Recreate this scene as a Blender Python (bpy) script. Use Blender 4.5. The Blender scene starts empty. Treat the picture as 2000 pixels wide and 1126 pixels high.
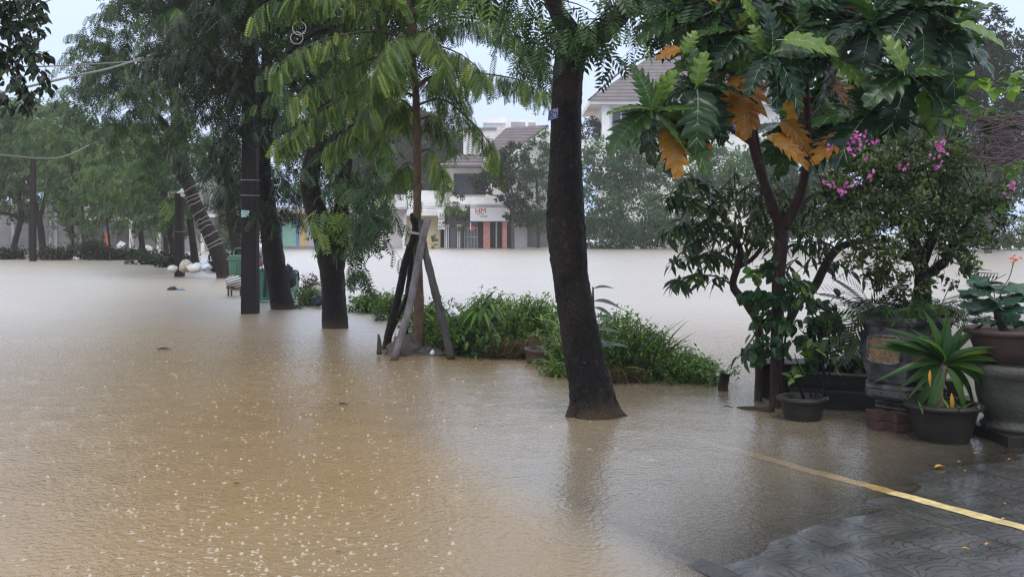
import bpy, math, random
import numpy as np
from mathutils import Vector
rng = np.random.default_rng(7)
random.seed(7)
SC = bpy.context.scene
COL = SC.collection
R_ = math.radians

# ---------------------------------------------------------------- camera, sky, sun, exposure
H, F, YH = 1.6, 2000.0, 447.0
cam = bpy.data.cameras.new("camera"); camo = bpy.data.objects.new("camera", cam); COL.objects.link(camo)
camo.location = (0, 0, H); camo.rotation_euler = (R_(90), 0, 0)
cam.sensor_width = 36; cam.lens = 36; cam.shift_y = -116 / 2000
cam.clip_start = 0.1; cam.clip_end = 2000
SC.camera = camo
W = bpy.data.worlds.new("World"); SC.world = W; W.use_nodes = True
wn, wl = W.node_tree.nodes, W.node_tree.links
bg = wn["Background"]; bg.inputs[1].default_value = 0.1
sky = wn.new("ShaderNodeTexSky"); sky.sky_type = 'NISHITA'; sky.sun_disc = False
sky.sun_elevation = R_(58); sky.sun_rotation = R_(200); sky.dust_density = 6; sky.air_density = 1.2
wm = wn.new("ShaderNodeMix"); wm.data_type = 'RGBA'; wm.inputs[0].default_value = 0.8
wt = wn.new("ShaderNodeTexCoord"); ws = wn.new("ShaderNodeSeparateXYZ"); wl.new(wt.outputs["Generated"], ws.inputs[0])
wr_ = wn.new("ShaderNodeValToRGB"); wl.new(ws.outputs[2], wr_.inputs[0])   # cloud cover, brighter overhead
for e_, p_, c_ in zip((wr_.color_ramp.elements[0], wr_.color_ramp.elements.new(.25), wr_.color_ramp.elements[-1]), (0, .25, .9), ((.52, .63, .87), (.66, .75, .92), (1, 1, 1))): e_.position = p_; e_.color = (*c_, 1)
wk = wn.new("ShaderNodeMix"); wk.data_type = 'RGBA'; wk.blend_type = 'MULTIPLY'; wk.inputs[0].default_value = 1; wk.inputs[7].default_value = (12.5, 12.9, 13.6, 1)
wl.new(wr_.outputs[0], wk.inputs[6]); wl.new(wk.outputs[2], wm.inputs[7])
wl.new(sky.outputs[0], wm.inputs[6]); wl.new(wm.outputs[2], bg.inputs[0])
sl = bpy.data.lights.new("sun", 'SUN'); sl.energy = 1.5; sl.angle = R_(30); sl.color = (1, .95, .86)
so = bpy.data.objects.new("sun", sl); COL.objects.link(so); so.rotation_euler = (R_(32), 0, R_(200 - 180))
SC.view_settings.view_transform = 'Standard'; SC.view_settings.look = 'None'
SC.view_settings.gamma = 1; SC.view_settings.exposure = 0.27
SC.cycles.use_denoising = True; SC.cycles.denoising_prefilter = 'NONE'; SC.cycles.filter_width = 1.3
SC.cycles.max_bounces = 6; SC.cycles.transparent_max_bounces = 12; SC.cycles.volume_bounces = 1

# ---------------------------------------------------------------- helpers
def P(px, py, d): return np.array([(px - 1000) / F * d, d, H - (py - YH) / F * d])
def dist(py, z=0.0): return F * (H - z) / (py - YH)
def G(px, py, z=0.0):
    d = dist(py, z); return np.array([(px - 1000) / F * d, d, z])
def nrm(a): return a / np.maximum(np.linalg.norm(a, axis=-1, keepdims=True), 1e-9)

def tag(o, label=None, cat=None, group=None, kind=None):
    if label: o["label"] = label
    if cat: o["category"] = cat
    if group: o["group"] = group
    if kind: o["kind"] = kind
    return o
def thing(name, label, cat, loc, group=None):
    o = bpy.data.objects.new(name, None); COL.objects.link(o); o.location = tuple(float(v) for v in loc)
    o.empty_display_size = .2
    return tag(o, label, cat, group)

class MB:
    """collects shapes in world space and links them as one mesh object"""
    def __init__(s): s.v = []; s.f = []; s.n = 0
    def add(s, V, Fc):
        V = np.asarray(V, float).reshape(-1, 3); s.v.append(V)
        s.f += [tuple(int(i) + s.n for i in f) for f in Fc]; s.n += len(V); return s
    def box(s, c, d, rz=0.0, top=1.0, tilt=0.0):
        x, y, z = d[0] / 2, d[1] / 2, d[2] / 2
        V = np.array([[-x, -y, -z], [x, -y, -z], [x, y, -z], [-x, y, -z], [-x * top, -y * top, z], [x * top, -y * top, z], [x * top, y * top, z], [-x * top, y * top, z]])
        if tilt:
            ct, st = math.cos(tilt), math.sin(tilt); V = np.stack([V[:, 0] * ct + V[:, 2] * st, V[:, 1], -V[:, 0] * st + V[:, 2] * ct], 1)
        c_, s_ = math.cos(rz), math.sin(rz)
        V = np.stack([V[:, 0] * c_ - V[:, 1] * s_, V[:, 0] * s_ + V[:, 1] * c_, V[:, 2]], 1) + np.asarray(c, float)
        return s.add(V, [(0, 3, 2, 1), (4, 5, 6, 7), (0, 1, 5, 4), (1, 2, 6, 5), (2, 3, 7, 6), (3, 0, 4, 7)])
    def tube(s, pts, rad, n=10, rough=0.0, step=None, cap=True, seed=0):
        pts = np.asarray(pts, float); rad = np.broadcast_to(np.asarray(rad, float), (len(pts),))
        if len(pts) > 2 or step:
            k = np.linalg.norm(np.diff(pts, axis=0), axis=1); T = np.concatenate([[0], np.cumsum(k)])
            m = max(int(T[-1] / (step or max(T[-1] / (len(pts) * 5), 1e-3))), len(pts)) + 1
            t = np.linspace(0, T[-1], m); pts0, rad0 = pts, rad
            # Catmull-Rom through the points
            idx = np.clip(np.searchsorted(T, t, side='right') - 1, 0, len(pts) - 2)
            u = ((t - T[idx]) / np.maximum(k[idx], 1e-9))[:, None]
            g = lambda a, i: a[np.clip(i, 0, len(a) - 1)]
            p0, p1, p2, p3 = g(pts0, idx - 1), g(pts0, idx), g(pts0, idx + 1), g(pts0, idx + 2)
            pts = .5 * (2 * p1 + (p2 - p0) * u + (2 * p0 - 5 * p1 + 4 * p2 - p3) * u ** 2 + (3 * p1 - p0 - 3 * p2 + p3) * u ** 3)
            rad = np.interp(t, T, rad0)
        m = len(pts); tan = nrm(np.gradient(pts, axis=0)); r = np.random.default_rng(seed + m)
        ref = np.array([0, 1.0, 0]) if abs(tan[0][1]) < .8 else np.array([1.0, 0, 0])
        A = []; a = nrm(np.cross(ref, tan[0]))
        for i in range(m):
            a = nrm(a - tan[i] * np.dot(a, tan[i])); A.append(a)
        A = np.array(A); B = np.cross(tan, A); th = np.linspace(0, 2 * np.pi, n, endpoint=False)
        rr = np.repeat(rad[:, None], n, 1)
        if rough:
            L = np.concatenate([[0], np.cumsum(np.linalg.norm(np.diff(pts, axis=0), axis=1))])[:, None] / max(rad.max(), 1e-6)
            nz = sum(r.uniform(.4, 1) / (1 + .3 * f) * np.sin(f * th[None] + r.uniform(0, 6.3) + r.uniform(-1.2, 1.2) * L * (1 + .3 * f)) for f in (1, 2, 3, 4, 5, 7))
            rr = rr * (1 + rough * nz + rough * .5 * r.normal(size=rr.shape))
        V = (pts[:, None] + rr[..., None] * (A[:, None] * np.cos(th)[None, :, None] + B[:, None] * np.sin(th)[None, :, None])).reshape(-1, 3)
        Fc = [(i * n + j, i * n + (j + 1) % n, (i + 1) * n + (j + 1) % n, (i + 1) * n + j) for i in range(m - 1) for j in range(n)]
        if cap: Fc += [tuple(range(n - 1, -1, -1)), tuple((m - 1) * n + j for j in range(n))]
        return s.add(V, Fc)
    def lathe(s, prof, c, n=32, a0=0.0, sx=1.0, cap=True):
        c = np.asarray(c, float); th = np.linspace(0, 2 * np.pi, n, endpoint=False) + a0
        V = np.array([[r * math.cos(t) * sx, r * math.sin(t), z] for r, z in prof for t in th]) + c
        m = len(prof); Fc = [(i * n + j, i * n + (j + 1) % n, (i + 1) * n + (j + 1) % n, (i + 1) * n + j) for i in range(m - 1) for j in range(n)]
        if cap: Fc += [tuple(range(n - 1, -1, -1)), tuple((m - 1) * n + j for j in range(n))]
        return s.add(V, Fc)
    def blob(s, c, r, rough=.15, seed=0, nu=14, nv=9):
        q = np.random.default_rng(seed); c = np.asarray(c, float); r = np.broadcast_to(np.asarray(r, float), (3,))
        ph = q.uniform(0, 6.3, (5, 2)); V = []
        for i in range(nv + 1):
            b = math.pi * i / nv
            for j in range(nu):
                a = 2 * math.pi * j / nu
                k = 1 + rough * sum(math.sin((f + 1) * a + ph[f][0]) * math.sin((f + 1.5) * b + ph[f][1]) for f in range(5)) * .6 + rough * q.normal() * .25
                V.append(c + r * k * np.array([math.sin(b) * math.cos(a), math.sin(b) * math.sin(a), -math.cos(b)]))
        return s.add(V, [(i * nu + j, i * nu + (j + 1) % nu, (i + 1) * nu + (j + 1) % nu, (i + 1) * nu + j) for i in range(nv) for j in range(nu)])
    def quad(s, a, b, c, d): return s.add([a, b, c, d], [(0, 1, 2, 3)])
    def build(s, name, mat, parent=None, smooth=True, bevel=0.0):
        V = np.concatenate(s.v)
        if parent is not None:
            p = parent; off = np.zeros(3)
            while p is not None: off += np.array(p.location); p = p.parent
            V = V - off
        me = bpy.data.meshes.new(name); me.from_pydata(V.tolist(), [], s.f)
        me.polygons.foreach_set("use_smooth", [smooth] * len(me.polygons)); me.materials.append(mat); me.update()
        o = bpy.data.objects.new(name, me); COL.objects.link(o)
        if parent is not None: o.parent = parent
        if bevel:
            b = o.modifiers.new("bevel", 'BEVEL'); b.width = bevel; b.segments = 2; b.limit_method = 'ANGLE'
        return o

class LB:
    """collects many copies of small leaf shapes (quads) into one crown mesh"""
    def __init__(s): s.v = []; s.f = []; s.r = []; s.m = []; s.n = 0
    def add(s, tv, tf, pos, X, Z, scale, rnd, mats=None):
        pos = np.asarray(pos, float); N = len(pos)
        if N == 0: return s
        X = nrm(np.broadcast_to(X, (N, 3))); Z = np.broadcast_to(Z, (N, 3))
        Y = nrm(np.cross(Z, X)); Z = np.cross(X, Y); scale = np.broadcast_to(scale, (N,))
        V = pos[:, None] + scale[:, None, None] * (tv[None, :, 0, None] * X[:, None] + tv[None, :, 1, None] * Y[:, None] + tv[None, :, 2, None] * Z[:, None])
        nv = len(tv); Fq = (np.arange(N)[:, None, None] * nv + tf[None]) + s.n
        s.v.append(V.reshape(-1, 3)); s.f.append(Fq.reshape(-1, 4)); s.n += N * nv
        rnd = np.asarray(rnd, float)
        s.r.append(np.repeat(rnd, len(tf)) if rnd.ndim == 1 else rnd.reshape(-1))
        s.m.append(np.tile(mats if mats is not None else np.zeros(len(tf), int), N)); return s
    def build(s, name, mats, parent=None, smooth=False):
        if not isinstance(mats, (list, tuple)): mats = [mats]
        V = np.concatenate(s.v); Fq = np.concatenate(s.f); rn = np.concatenate(s.r); mi = np.concatenate(s.m)
        if parent is not None:
            p = parent; off = np.zeros(3)
            while p is not None: off += np.array(p.location); p = p.parent
            V = V - off
        me = bpy.data.meshes.new(name); n = len(Fq)
        me.vertices.add(len(V)); me.vertices.foreach_set("co", V.astype(np.float32).ravel())
        me.loops.add(n * 4); me.loops.foreach_set("vertex_index", Fq.astype(np.int32).ravel())
        me.polygons.add(n); me.polygons.foreach_set("loop_start", np.arange(0, n * 4, 4, dtype=np.int32))
        for m in mats: me.materials.append(m)
        me.polygons.foreach_set("material_index", mi.astype(np.int32))
        me.polygons.foreach_set("use_smooth", np.full(n, smooth))
        at = me.attributes.new("rnd", 'FLOAT', 'FACE'); at.data.foreach_set("value", rn.astype(np.float32))
        me.update(calc_edges=True)
        o = bpy.data.objects.new(name, me); COL.objects.link(o)
        if parent is not None: o.parent = parent
        return o

# ---------------------------------------------------------------- materials
MATS = {}
def newmat(name):
    m = bpy.data.materials.new(name); m.use_nodes = True
    nt = m.node_tree; return m, nt.nodes, nt.links, nt.nodes["Principled BSDF"]
def ramp(n, stops):
    r = n.new("ShaderNodeValToRGB"); e = r.color_ramp.elements
    while len(e) < len(stops): e.new(0.5)
    for k, (p, c) in enumerate(stops): e[k].position = p; e[k].color = (*c, 1)
    return r
def solid(name, col, rough=.6, var=.25, scale=8.0, bump=.0, bscale=40.0, spec=.5, metal=0.0, stretch=(1, 1, 1), col2=None):
    if name in MATS: return MATS[name]
    m, n, l, b = newmat(name); tc = n.new("ShaderNodeTexCoord"); mp = n.new("ShaderNodeMapping"); mp.inputs[3].default_value = stretch
    l.new(tc.outputs["Object"], mp.inputs[0])
    nz = n.new("ShaderNodeTexNoise"); nz.inputs["Scale"].default_value = scale; nz.inputs["Detail"].default_value = 6; l.new(mp.outputs[0], nz.inputs[0])
    c2 = col2 or tuple(min(1, c * (1 + var)) for c in col)
    r = ramp(n, [(.3, tuple(c * (1 - var) for c in col)), (.7, c2)]); l.new(nz.outputs[0], r.inputs[0]); l.new(r.outputs[0], b.inputs["Base Color"])
    b.inputs["Roughness"].default_value = rough; b.inputs["Metallic"].default_value = metal; b.inputs["Specular IOR Level"].default_value = spec
    if bump:
        n2 = n.new("ShaderNodeTexNoise"); n2.inputs["Scale"].default_value = bscale; n2.inputs["Detail"].default_value = 5; l.new(mp.outputs[0], n2.inputs[0])
        bp = n.new("ShaderNodeBump"); bp.inputs["Strength"].default_value = bump; bp.inputs["Distance"].default_value = .02
        l.new(n2.outputs[0], bp.inputs["Height"]); l.new(bp.outputs[0], b.inputs["Normal"])
    MATS[name] = m; return m
def leafmat(name, stops, rough=.35, trans=.3, spec=.3, tcol=None):
    if name in MATS: return MATS[name]
    m, n, l, b = newmat(name); at = n.new("ShaderNodeAttribute"); at.attribute_name = "rnd"
    r = ramp(n, stops); l.new(at.outputs["Fac"], r.inputs[0]); l.new(r.outputs[0], b.inputs["Base Color"])
    b.inputs["Roughness"].default_value = rough; b.inputs["Specular IOR Level"].default_value = spec
    t = n.new("ShaderNodeBsdfTranslucent"); mx = n.new("ShaderNodeMixShader"); mx.inputs[0].default_value = trans
    g = n.new("ShaderNodeMix"); g.data_type = 'RGBA'; g.blend_type = 'MULTIPLY'; g.inputs[0].default_value = 1; g.inputs[7].default_value = (*(tcol or (1.5, 1.6, .6)), 1)
    l.new(r.outputs[0], g.inputs[6]); l.new(g.outputs[2], t.inputs[0])
    l.new(b.outputs[0], mx.inputs[1]); l.new(t.outputs[0], mx.inputs[2]); l.new(mx.outputs[0], n["Material Output"].inputs[0])
    MATS[name] = m; return m
def barkmat(name, c1, c2, rough=.55, scale=14, lichen=None, vz=.35, big=None):
    if name in MATS: return MATS[name]
    m, n, l, b = newmat(name); tc = n.new("ShaderNodeTexCoord"); mp = n.new("ShaderNodeMapping"); mp.inputs[3].default_value = (1, 1, vz); l.new(tc.outputs["Object"], mp.inputs[0])
    nz = n.new("ShaderNodeTexNoise"); nz.inputs["Scale"].default_value = scale; nz.inputs["Detail"].default_value = 9; nz.inputs["Roughness"].default_value = .7; l.new(mp.outputs[0], nz.inputs[0])
    vo = n.new("ShaderNodeTexVoronoi"); vo.inputs["Scale"].default_value = scale * 2.2; l.new(mp.outputs[0], vo.inputs[0])
    st = [(.3, c1), (.58 if big else .72, c2)] + ([(.70 if big else .8, lichen)] if lichen else [])
    r = ramp(n, st); l.new(nz.outputs[0], r.inputs[0]); l.new(r.outputs[0], b.inputs["Base Color"])
    if big:
        n3 = n.new("ShaderNodeTexNoise"); n3.inputs["Scale"].default_value = 3.0; n3.inputs["Detail"].default_value = 5; l.new(mp.outputs[0], n3.inputs[0]); r3 = ramp(n, [(.48, (0, 0, 0)), (.66, (1, 1, 1))]); l.new(n3.outputs[0], r3.inputs[0])
        bm = n.new("ShaderNodeMix"); bm.data_type = 'RGBA'; bm.blend_type = 'ADD'; l.new(r3.outputs[0], bm.inputs[0]); l.new(r.outputs[0], bm.inputs[6]); bm.inputs[7].default_value = (*big, 1); l.new(bm.outputs[2], b.inputs["Base Color"])
    mm = n.new("ShaderNodeMath"); mm.operation = 'MULTIPLY_ADD'; l.new(vo.outputs[0], mm.inputs[0]); mm.inputs[1].default_value = .35; l.new(nz.outputs[0], mm.inputs[2])
    bp = n.new("ShaderNodeBump"); bp.inputs["Strength"].default_value = .9; bp.inputs["Distance"].default_value = .03
    l.new(mm.outputs[0], bp.inputs["Height"]); l.new(bp.outputs[0], b.inputs["Normal"]); b.inputs["Roughness"].default_value = rough; b.inputs["Specular IOR Level"].default_value = .14
    ge = n.new("ShaderNodeNewGeometry"); sz = n.new("ShaderNodeSeparateXYZ"); l.new(ge.outputs["Position"], sz.inputs[0])      # silt left by the flood just above the water
    zz = n.new("ShaderNodeMath"); zz.operation = 'MULTIPLY_ADD'; l.new(nz.outputs[0], zz.inputs[0]); zz.inputs[1].default_value = -.16; l.new(sz.outputs[2], zz.inputs[2])
    mr_ = n.new("ShaderNodeMapRange"); mr_.inputs[1].default_value = -.06; mr_.inputs[2].default_value = .07; mr_.inputs[3].default_value = .8; mr_.inputs[4].default_value = 0; l.new(zz.outputs[0], mr_.inputs[0])
    sx_ = n.new("ShaderNodeMix"); sx_.data_type = 'RGBA'; l.new(mr_.outputs[0], sx_.inputs[0]); src = b.inputs["Base Color"].links[0].from_socket; l.new(src, sx_.inputs[6]); sx_.inputs[7].default_value = (.055, .040, .024, 1); l.new(sx_.outputs[2], b.inputs["Base Color"])
    MATS[name] = m; return m

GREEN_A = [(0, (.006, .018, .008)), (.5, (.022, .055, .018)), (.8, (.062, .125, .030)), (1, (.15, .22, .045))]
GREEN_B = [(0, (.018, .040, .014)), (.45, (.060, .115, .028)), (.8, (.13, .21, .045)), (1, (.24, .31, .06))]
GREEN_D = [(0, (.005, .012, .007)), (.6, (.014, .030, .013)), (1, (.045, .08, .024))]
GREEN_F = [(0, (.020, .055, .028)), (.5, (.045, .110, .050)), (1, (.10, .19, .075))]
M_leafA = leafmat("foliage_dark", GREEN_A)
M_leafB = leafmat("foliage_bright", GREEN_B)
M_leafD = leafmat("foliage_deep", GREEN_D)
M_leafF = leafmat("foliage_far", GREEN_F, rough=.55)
M_leafG = leafmat("foliage_row", [(0, (.014, .036, .015)), (.5, (.042, .088, .028)), (.85, (.09, .15, .04)), (1, (.17, .23, .05))], rough=.45)
M_hedge = leafmat("foliage_hedge", [(0, (.022, .055, .014)), (.5, (.075, .155, .032)), (.85, (.14, .25, .05)), (1, (.26, .32, .08))], rough=.4)
M_dry = leafmat("foliage_dry", [(0, (.05, .04, .03)), (.6, (.12, .09, .055)), (1, (.20, .17, .09))], rough=.7, tcol=(1, .9, .7))
M_bark = barkmat("bark_wet", (.0015, .0015, .002), (.008, .0065, .0068), scale=26, lichen=(.050, .046, .047), vz=.7, big=(.012, .0075, .006))
M_barkC = barkmat("bark_brown", (.006, .005, .005), (.028, .021, .019))
M_barkR = barkmat("bark_reddish", (.016, .008, .008), (.060, .032, .028), rough=.4)
M_barkB = barkmat("bark_mottled", (.035, .022, .015), (.16, .11, .075), scale=22, lichen=(.36, .32, .26))
M_barkG = barkmat("bark_grey", (.03, .028, .026), (.10, .095, .085))
M_stake = barkmat("stake_wood", (.016, .013, .015), (.10, .088, .085), scale=9)

# ---------------------------------------------------------------- leaf shapes
def T_leaf(w=.4, fold=.12, droop=.2, n=4):
    """single ovate leaf along x: two rows of quads"""
    xs = np.linspace(0, 1, n + 1); hw = w / 2 * np.sin(np.pi * np.clip(xs, .02, .985) ** .8) ** .9
    V = []; 
    for x, h in zip(xs, hw):
        z = -droop * x * x
        V += [(x, -h, z + fold * h * 2), (x, 0, z), (x, h, z + fold * h * 2)]
    Q = []
    for i in range(n): Q += [(3 * i, 3 * i + 3, 3 * i + 4, 3 * i + 1), (3 * i + 1, 3 * i + 4, 3 * i + 5, 3 * i + 2)]
    return np.array(V, float), np.array(Q)
def T_diamond(w=.45, fold=.1):
    return np.array([(0, 0, 0), (.45, -w / 2, fold), (1, 0, -.05), (.45, w / 2, fold)], float), np.array([(0, 1, 2, 3)])
def T_pinnate(pairs=9, ll=.27, lw=.075, droop=.25, ang=58, hang=.35, term=True, r0=.12):
    V = []; Q = []
    def lf(o, d, L, w):
        d = nrm(np.array(d, float)); s = nrm(np.cross(d, (0, 0, 1.0))); b = len(V)
        V.extend([o, o + d * L * .45 - s * w / 2, o + d * L, o + d * L * .45 + s * w / 2]); Q.append((b, b + 1, b + 2, b + 3))
    for k in range(pairs):
        x = r0 + (1 - r0) * k / (pairs - 1 + .5); o = np.array([x, 0, -droop * x * x])
        L = ll * (.65 + .55 * math.sin(math.pi * (.15 + .75 * k / pairs)))
        for sg in (-1, 1):
            a = R_(ang); lf(o, (math.cos(a), sg * math.sin(a), -hang), L, lw)
    if term: lf(np.array([1 - .5 / pairs, 0, -droop]), (1, 0, -droop * 2), ll * .8, lw)
    # stalk as a thin quad
    b = len(V); V.extend([np.array([0, -.008, 0]), np.array([.55, -.006, -droop * .3]), np.array([1, 0, -droop]), np.array([.55, .006, -droop * .3])]); Q.append((b, b + 1, b + 2, b + 3))
    return np.array(V, float), np.array(Q)
PIN9 = T_pinnate(11, .20, .055, .3, 55, .4); PIN6 = T_pinnate(6, .34, .11); PIN4 = T_pinnate(4, .42, .17, hang=.5)
PALM = T_pinnate(10, .42, .06, .45, 50, .2)
LEAF = T_leaf(); LANCE = T_leaf(.27, .15, .3); DIA = T_diamond(); HEART = T_leaf(.75, .12, .25)
STRAP = T_leaf(.13, .25, .55, 7)

# ---------------------------------------------------------------- foliage growth
def ell_points(rg, b, n, shell=.5):
    px, py, d, rx, ry, rd = b; c = P(px, py, d); r = np.array([rx / F * d, rd, ry / F * d])
    u = nrm(rg.normal(size=(n, 3))); k = rg.uniform(0, 1, n) ** (1 / 3.); k = shell + (1 - shell) * k if shell > .99 else k ** (1 - shell)
    return c + u * r * k[:, None], u, c, r
def sprays(lb, rg, p0, dr, L, nf, tmpl, fl, droop=.5, spread=.9, hang=.9, tone=None, tw=None, twr=.006):
    """arching twigs from p0 along dr with compound leaves hanging on both sides"""
    N = len(p0); tone = rg.uniform(0, 1, N) if tone is None else tone
    dr = nrm(dr); L = np.broadcast_to(L, (N,))
    t = (np.arange(nf) + .6) / nf; t = np.clip(.12 + .88 * t[None] + rg.normal(size=(N, nf)) * .04, .05, 1)
    P_ = p0[:, None] + dr[:, None] * (L[:, None] * t)[..., None]; P_[..., 2] -= droop * L[:, None] * t ** 2
    tan = dr[:, None] * np.ones((1, nf, 1)); tan = tan.copy(); tan[..., 2] -= 2 * droop * t; tan = nrm(tan)
    side = nrm(np.cross(tan, np.array([0, 0, 1.0]) + rg.normal(size=tan.shape) * .05)); sg = np.where(np.arange(nf) % 2 == 0, 1, -1)[None, :, None]
    X = nrm(tan * .6 + side * sg * spread + np.array([0, 0, -hang]) + rg.normal(size=tan.shape) * .28)
    Z = np.array([0, 0, 1.0]) + tan * .35 + rg.normal(size=tan.shape) * .35
    sc = fl * rg.uniform(.65, 1.15, (N, nf)) * (1.05 - .35 * t)
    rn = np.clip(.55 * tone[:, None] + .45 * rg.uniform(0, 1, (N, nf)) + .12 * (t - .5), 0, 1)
    lb.add(*tmpl, P_.reshape(-1, 3), X.reshape(-1, 3), Z.reshape(-1, 3), sc.ravel(), rn.ravel())
    if tw is not None:
        q = np.linspace(0, 1, 5)
        for i in range(N):
            pt = p0[i] + dr[i] * (L[i] * q)[:, None]; pt[:, 2] -= droop * L[i] * q ** 2
            tw.tube(pt, twr * (1.2 - q), n=4, cap=False, step=99)
def crown(lb, rg, blobs, dens, tmpl, fl, L=1.0, nf=8, droop=.5, hang=.9, out=1.0, tw=None, shell=.45, spread=.9):
    """sprays through a set of ellipsoids given as (px, py, distance, rx px, ry px, half depth m)"""
    for b in blobs:
        v = b[3] / F * b[2] * b[4] / F * b[2] * b[5]; n = max(int(dens * v ** .75), 6)
        p, u, c, r = ell_points(rg, b, n, shell)
        dr = u * np.array([1, 1, .35]) * out + rg.normal(size=u.shape) * .45; dr[:, 2] += .1
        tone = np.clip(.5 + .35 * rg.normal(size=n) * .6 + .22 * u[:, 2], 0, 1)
        LL = L * rg.uniform(.6, 1.2, n)
        p = p - nrm(dr) * LL[:, None] * .45
        sprays(lb, rg, p, dr, LL, nf, tmpl, fl, droop, spread, hang, tone, tw)
def limb(lb, rg, pts, tmpl, fl, n, hang=1.0, spread=.8, tone=.6, tw=None, r0=.02, t0=.15):
    """leaves hung along an explicit branch path (world points)"""
    pts = np.asarray(pts, float); k = np.linalg.norm(np.diff(pts, axis=0), axis=1); T = np.concatenate([[0], np.cumsum(k)])
    t = (t0 + (1 - t0) * np.sort(rg.uniform(0, 1, n))) * T[-1]
    p = np.stack([np.interp(t, T, pts[:, j]) for j in range(3)], 1); q = np.stack([np.interp(np.clip(t + .1, 0, T[-1] + .1), T, pts[:, j]) for j in range(3)], 1) - np.stack([np.interp(t - .1, T, pts[:, j]) for j in range(3)], 1)
    tan = nrm(q); side = nrm(np.cross(tan, [0, 0, 1.0])); sg = rg.choice([-1, 1], n)[:, None]
    X = tan * .55 + side * sg * spread + np.array([0, 0, -hang]) + rg.normal(size=tan.shape) * .3
    Z = np.array([0, 0, 1.0]) + tan * .5 + rg.normal(size=tan.shape) * .35
    lb.add(*tmpl, p + rg.normal(size=p.shape) * .03, X, Z, fl * rg.uniform(.6, 1.15, n), np.clip(tone + .25 * rg.normal(size=n), 0, 1))
    if tw is not None: tw.tube(pts, np.linspace(r0, .004, len(pts)), n=6, cap=False)
def leafcloud(lb, rg, blobs, dens, tmpl, size, clump=.35, up=.4, hang=0.0):
    """many single leaves gathered in small clumps inside ellipsoids; far or small-leaved crowns"""
    for b in blobs:
        v = b[3] / F * b[2] * b[4] / F * b[2] * b[5]; n = max(int(dens * v ** .8), 30); nc = max(n // 28, 4)
        cp, u, c, r = ell_points(rg, b, nc, .5); k = rg.integers(0, nc, n)
        cr = clump * np.mean(r) * rg.uniform(.5, 1.2, nc); o = rg.normal(size=(n, 3)) * .55
        p = cp[k] + o * cr[k][:, None] * np.array([1, 1, .7])
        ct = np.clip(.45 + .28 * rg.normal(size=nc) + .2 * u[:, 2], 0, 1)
        X = nrm(rg.normal(size=(n, 3)) + np.array([0, 0, -hang]) + u[k] * .4); Z = rg.normal(size=(n, 3)) + np.array([0, 0, up * 2])
        lb.add(*tmpl, p, X, Z, size * rg.uniform(.6, 1.3, n), np.clip(ct[k] * .65 + .35 * rg.uniform(0, 1, n), 0, 1))

def trunkmesh(mb, path, n=14, rough=.05, step=.12, seed=0):
    """path of (px, py, distance, width px)"""
    pts = [P(a, b, d) for a, b, d, w in path]; rad = [w / 2 / F * d for a, b, d, w in path]
    mb.tube(pts, rad, n=n, rough=rough, step=step, seed=seed)
def pxpath(pts, d0, d1):
    ds = np.linspace(d0, d1, len(pts)); return [P(x, y, d) for (x, y), d in zip(pts, ds)]

# ================================================================= THE SETTING
# ---- water
def math_(n, l, op, a, b=None):
    m = n.new("ShaderNodeMath"); m.operation = op
    for i, v in enumerate((a, b)):
        if v is None: continue
        if isinstance(v, (int, float)): m.inputs[i].default_value = v
        else: l.new(v, m.inputs[i])
    return m.outputs[0]
PX0, PY0, SLOPE = 0.94, 4.70, 0.030
def pave_z(x, y): return SLOPE * ((x - PX0) * .72 - (y - PY0) * .69)
KX, KY = 0.92, 4.71
KD = np.array([-.42, .9075]); KN = np.array([.9075, .42])
m, n, l, b = newmat("flood_water"); n.remove(b)
ge = n.new("ShaderNodeNewGeometry"); sp = n.new("ShaderNodeSeparateXYZ"); l.new(ge.outputs["Position"], sp.inputs[0])
X, Y = sp.outputs[0], sp.outputs[1]
dep = math_(n, l, 'ADD', math_(n, l, 'MULTIPLY', math_(n, l, 'SUBTRACT', X, PX0), -.72 * SLOPE), math_(n, l, 'MULTIPLY', math_(n, l, 'SUBTRACT', Y, PY0), .69 * SLOPE))
kd = math_(n, l, 'ADD', math_(n, l, 'MULTIPLY', math_(n, l, 'SUBTRACT', X, KX), -float(KN[0])), math_(n, l, 'MULTIPLY', math_(n, l, 'SUBTRACT', Y, KY), -float(KN[1])))
kk = n.new("ShaderNodeMapRange"); kk.inputs[1].default_value = -.04; kk.inputs[2].default_value = .5; kk.inputs[3].default_value = 0; kk.inputs[4].default_value = .10; l.new(kd, kk.inputs[0])
dep = math_(n, l, 'MAXIMUM', math_(n, l, 'ADD', dep, kk.outputs[0]), 0.0)
opa = math_(n, l, 'SUBTRACT', 1.0, math_(n, l, 'EXPONENT', math_(n, l, 'MULTIPLY', dep, -1 / .044)))
nz = n.new("ShaderNodeTexNoise"); nz.inputs["Scale"].default_value = .25; nz.inputs["Detail"].default_value = 4; l.new(ge.outputs["Position"], nz.inputs[0])
mr = ramp(n, [(.3, (.245, .165, .078)), (.7, (.315, .222, .118))]); l.new(nz.outputs[0], mr.inputs[0])
sm_ = n.new("ShaderNodeMapRange"); sm_.inputs[1].default_value = .05; sm_.inputs[2].default_value = .17; sm_.inputs[3].default_value = .75; sm_.inputs[4].default_value = 0; l.new(dep, sm_.inputs[0])   # thin water carries less silt
mx_ = n.new("ShaderNodeMix"); mx_.data_type = 'RGBA'; l.new(sm_.outputs[0], mx_.inputs[0]); l.new(mr.outputs[0], mx_.inputs[6]); mx_.inputs[7].default_value = (.26, .235, .195, 1)
df = n.new("ShaderNodeBsdfDiffuse"); l.new(mx_.outputs[2], df.inputs[0])
tr = n.new("ShaderNodeBsdfTransparent"); tr.inputs[0].default_value = (.93, .90, .84, 1)
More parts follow.
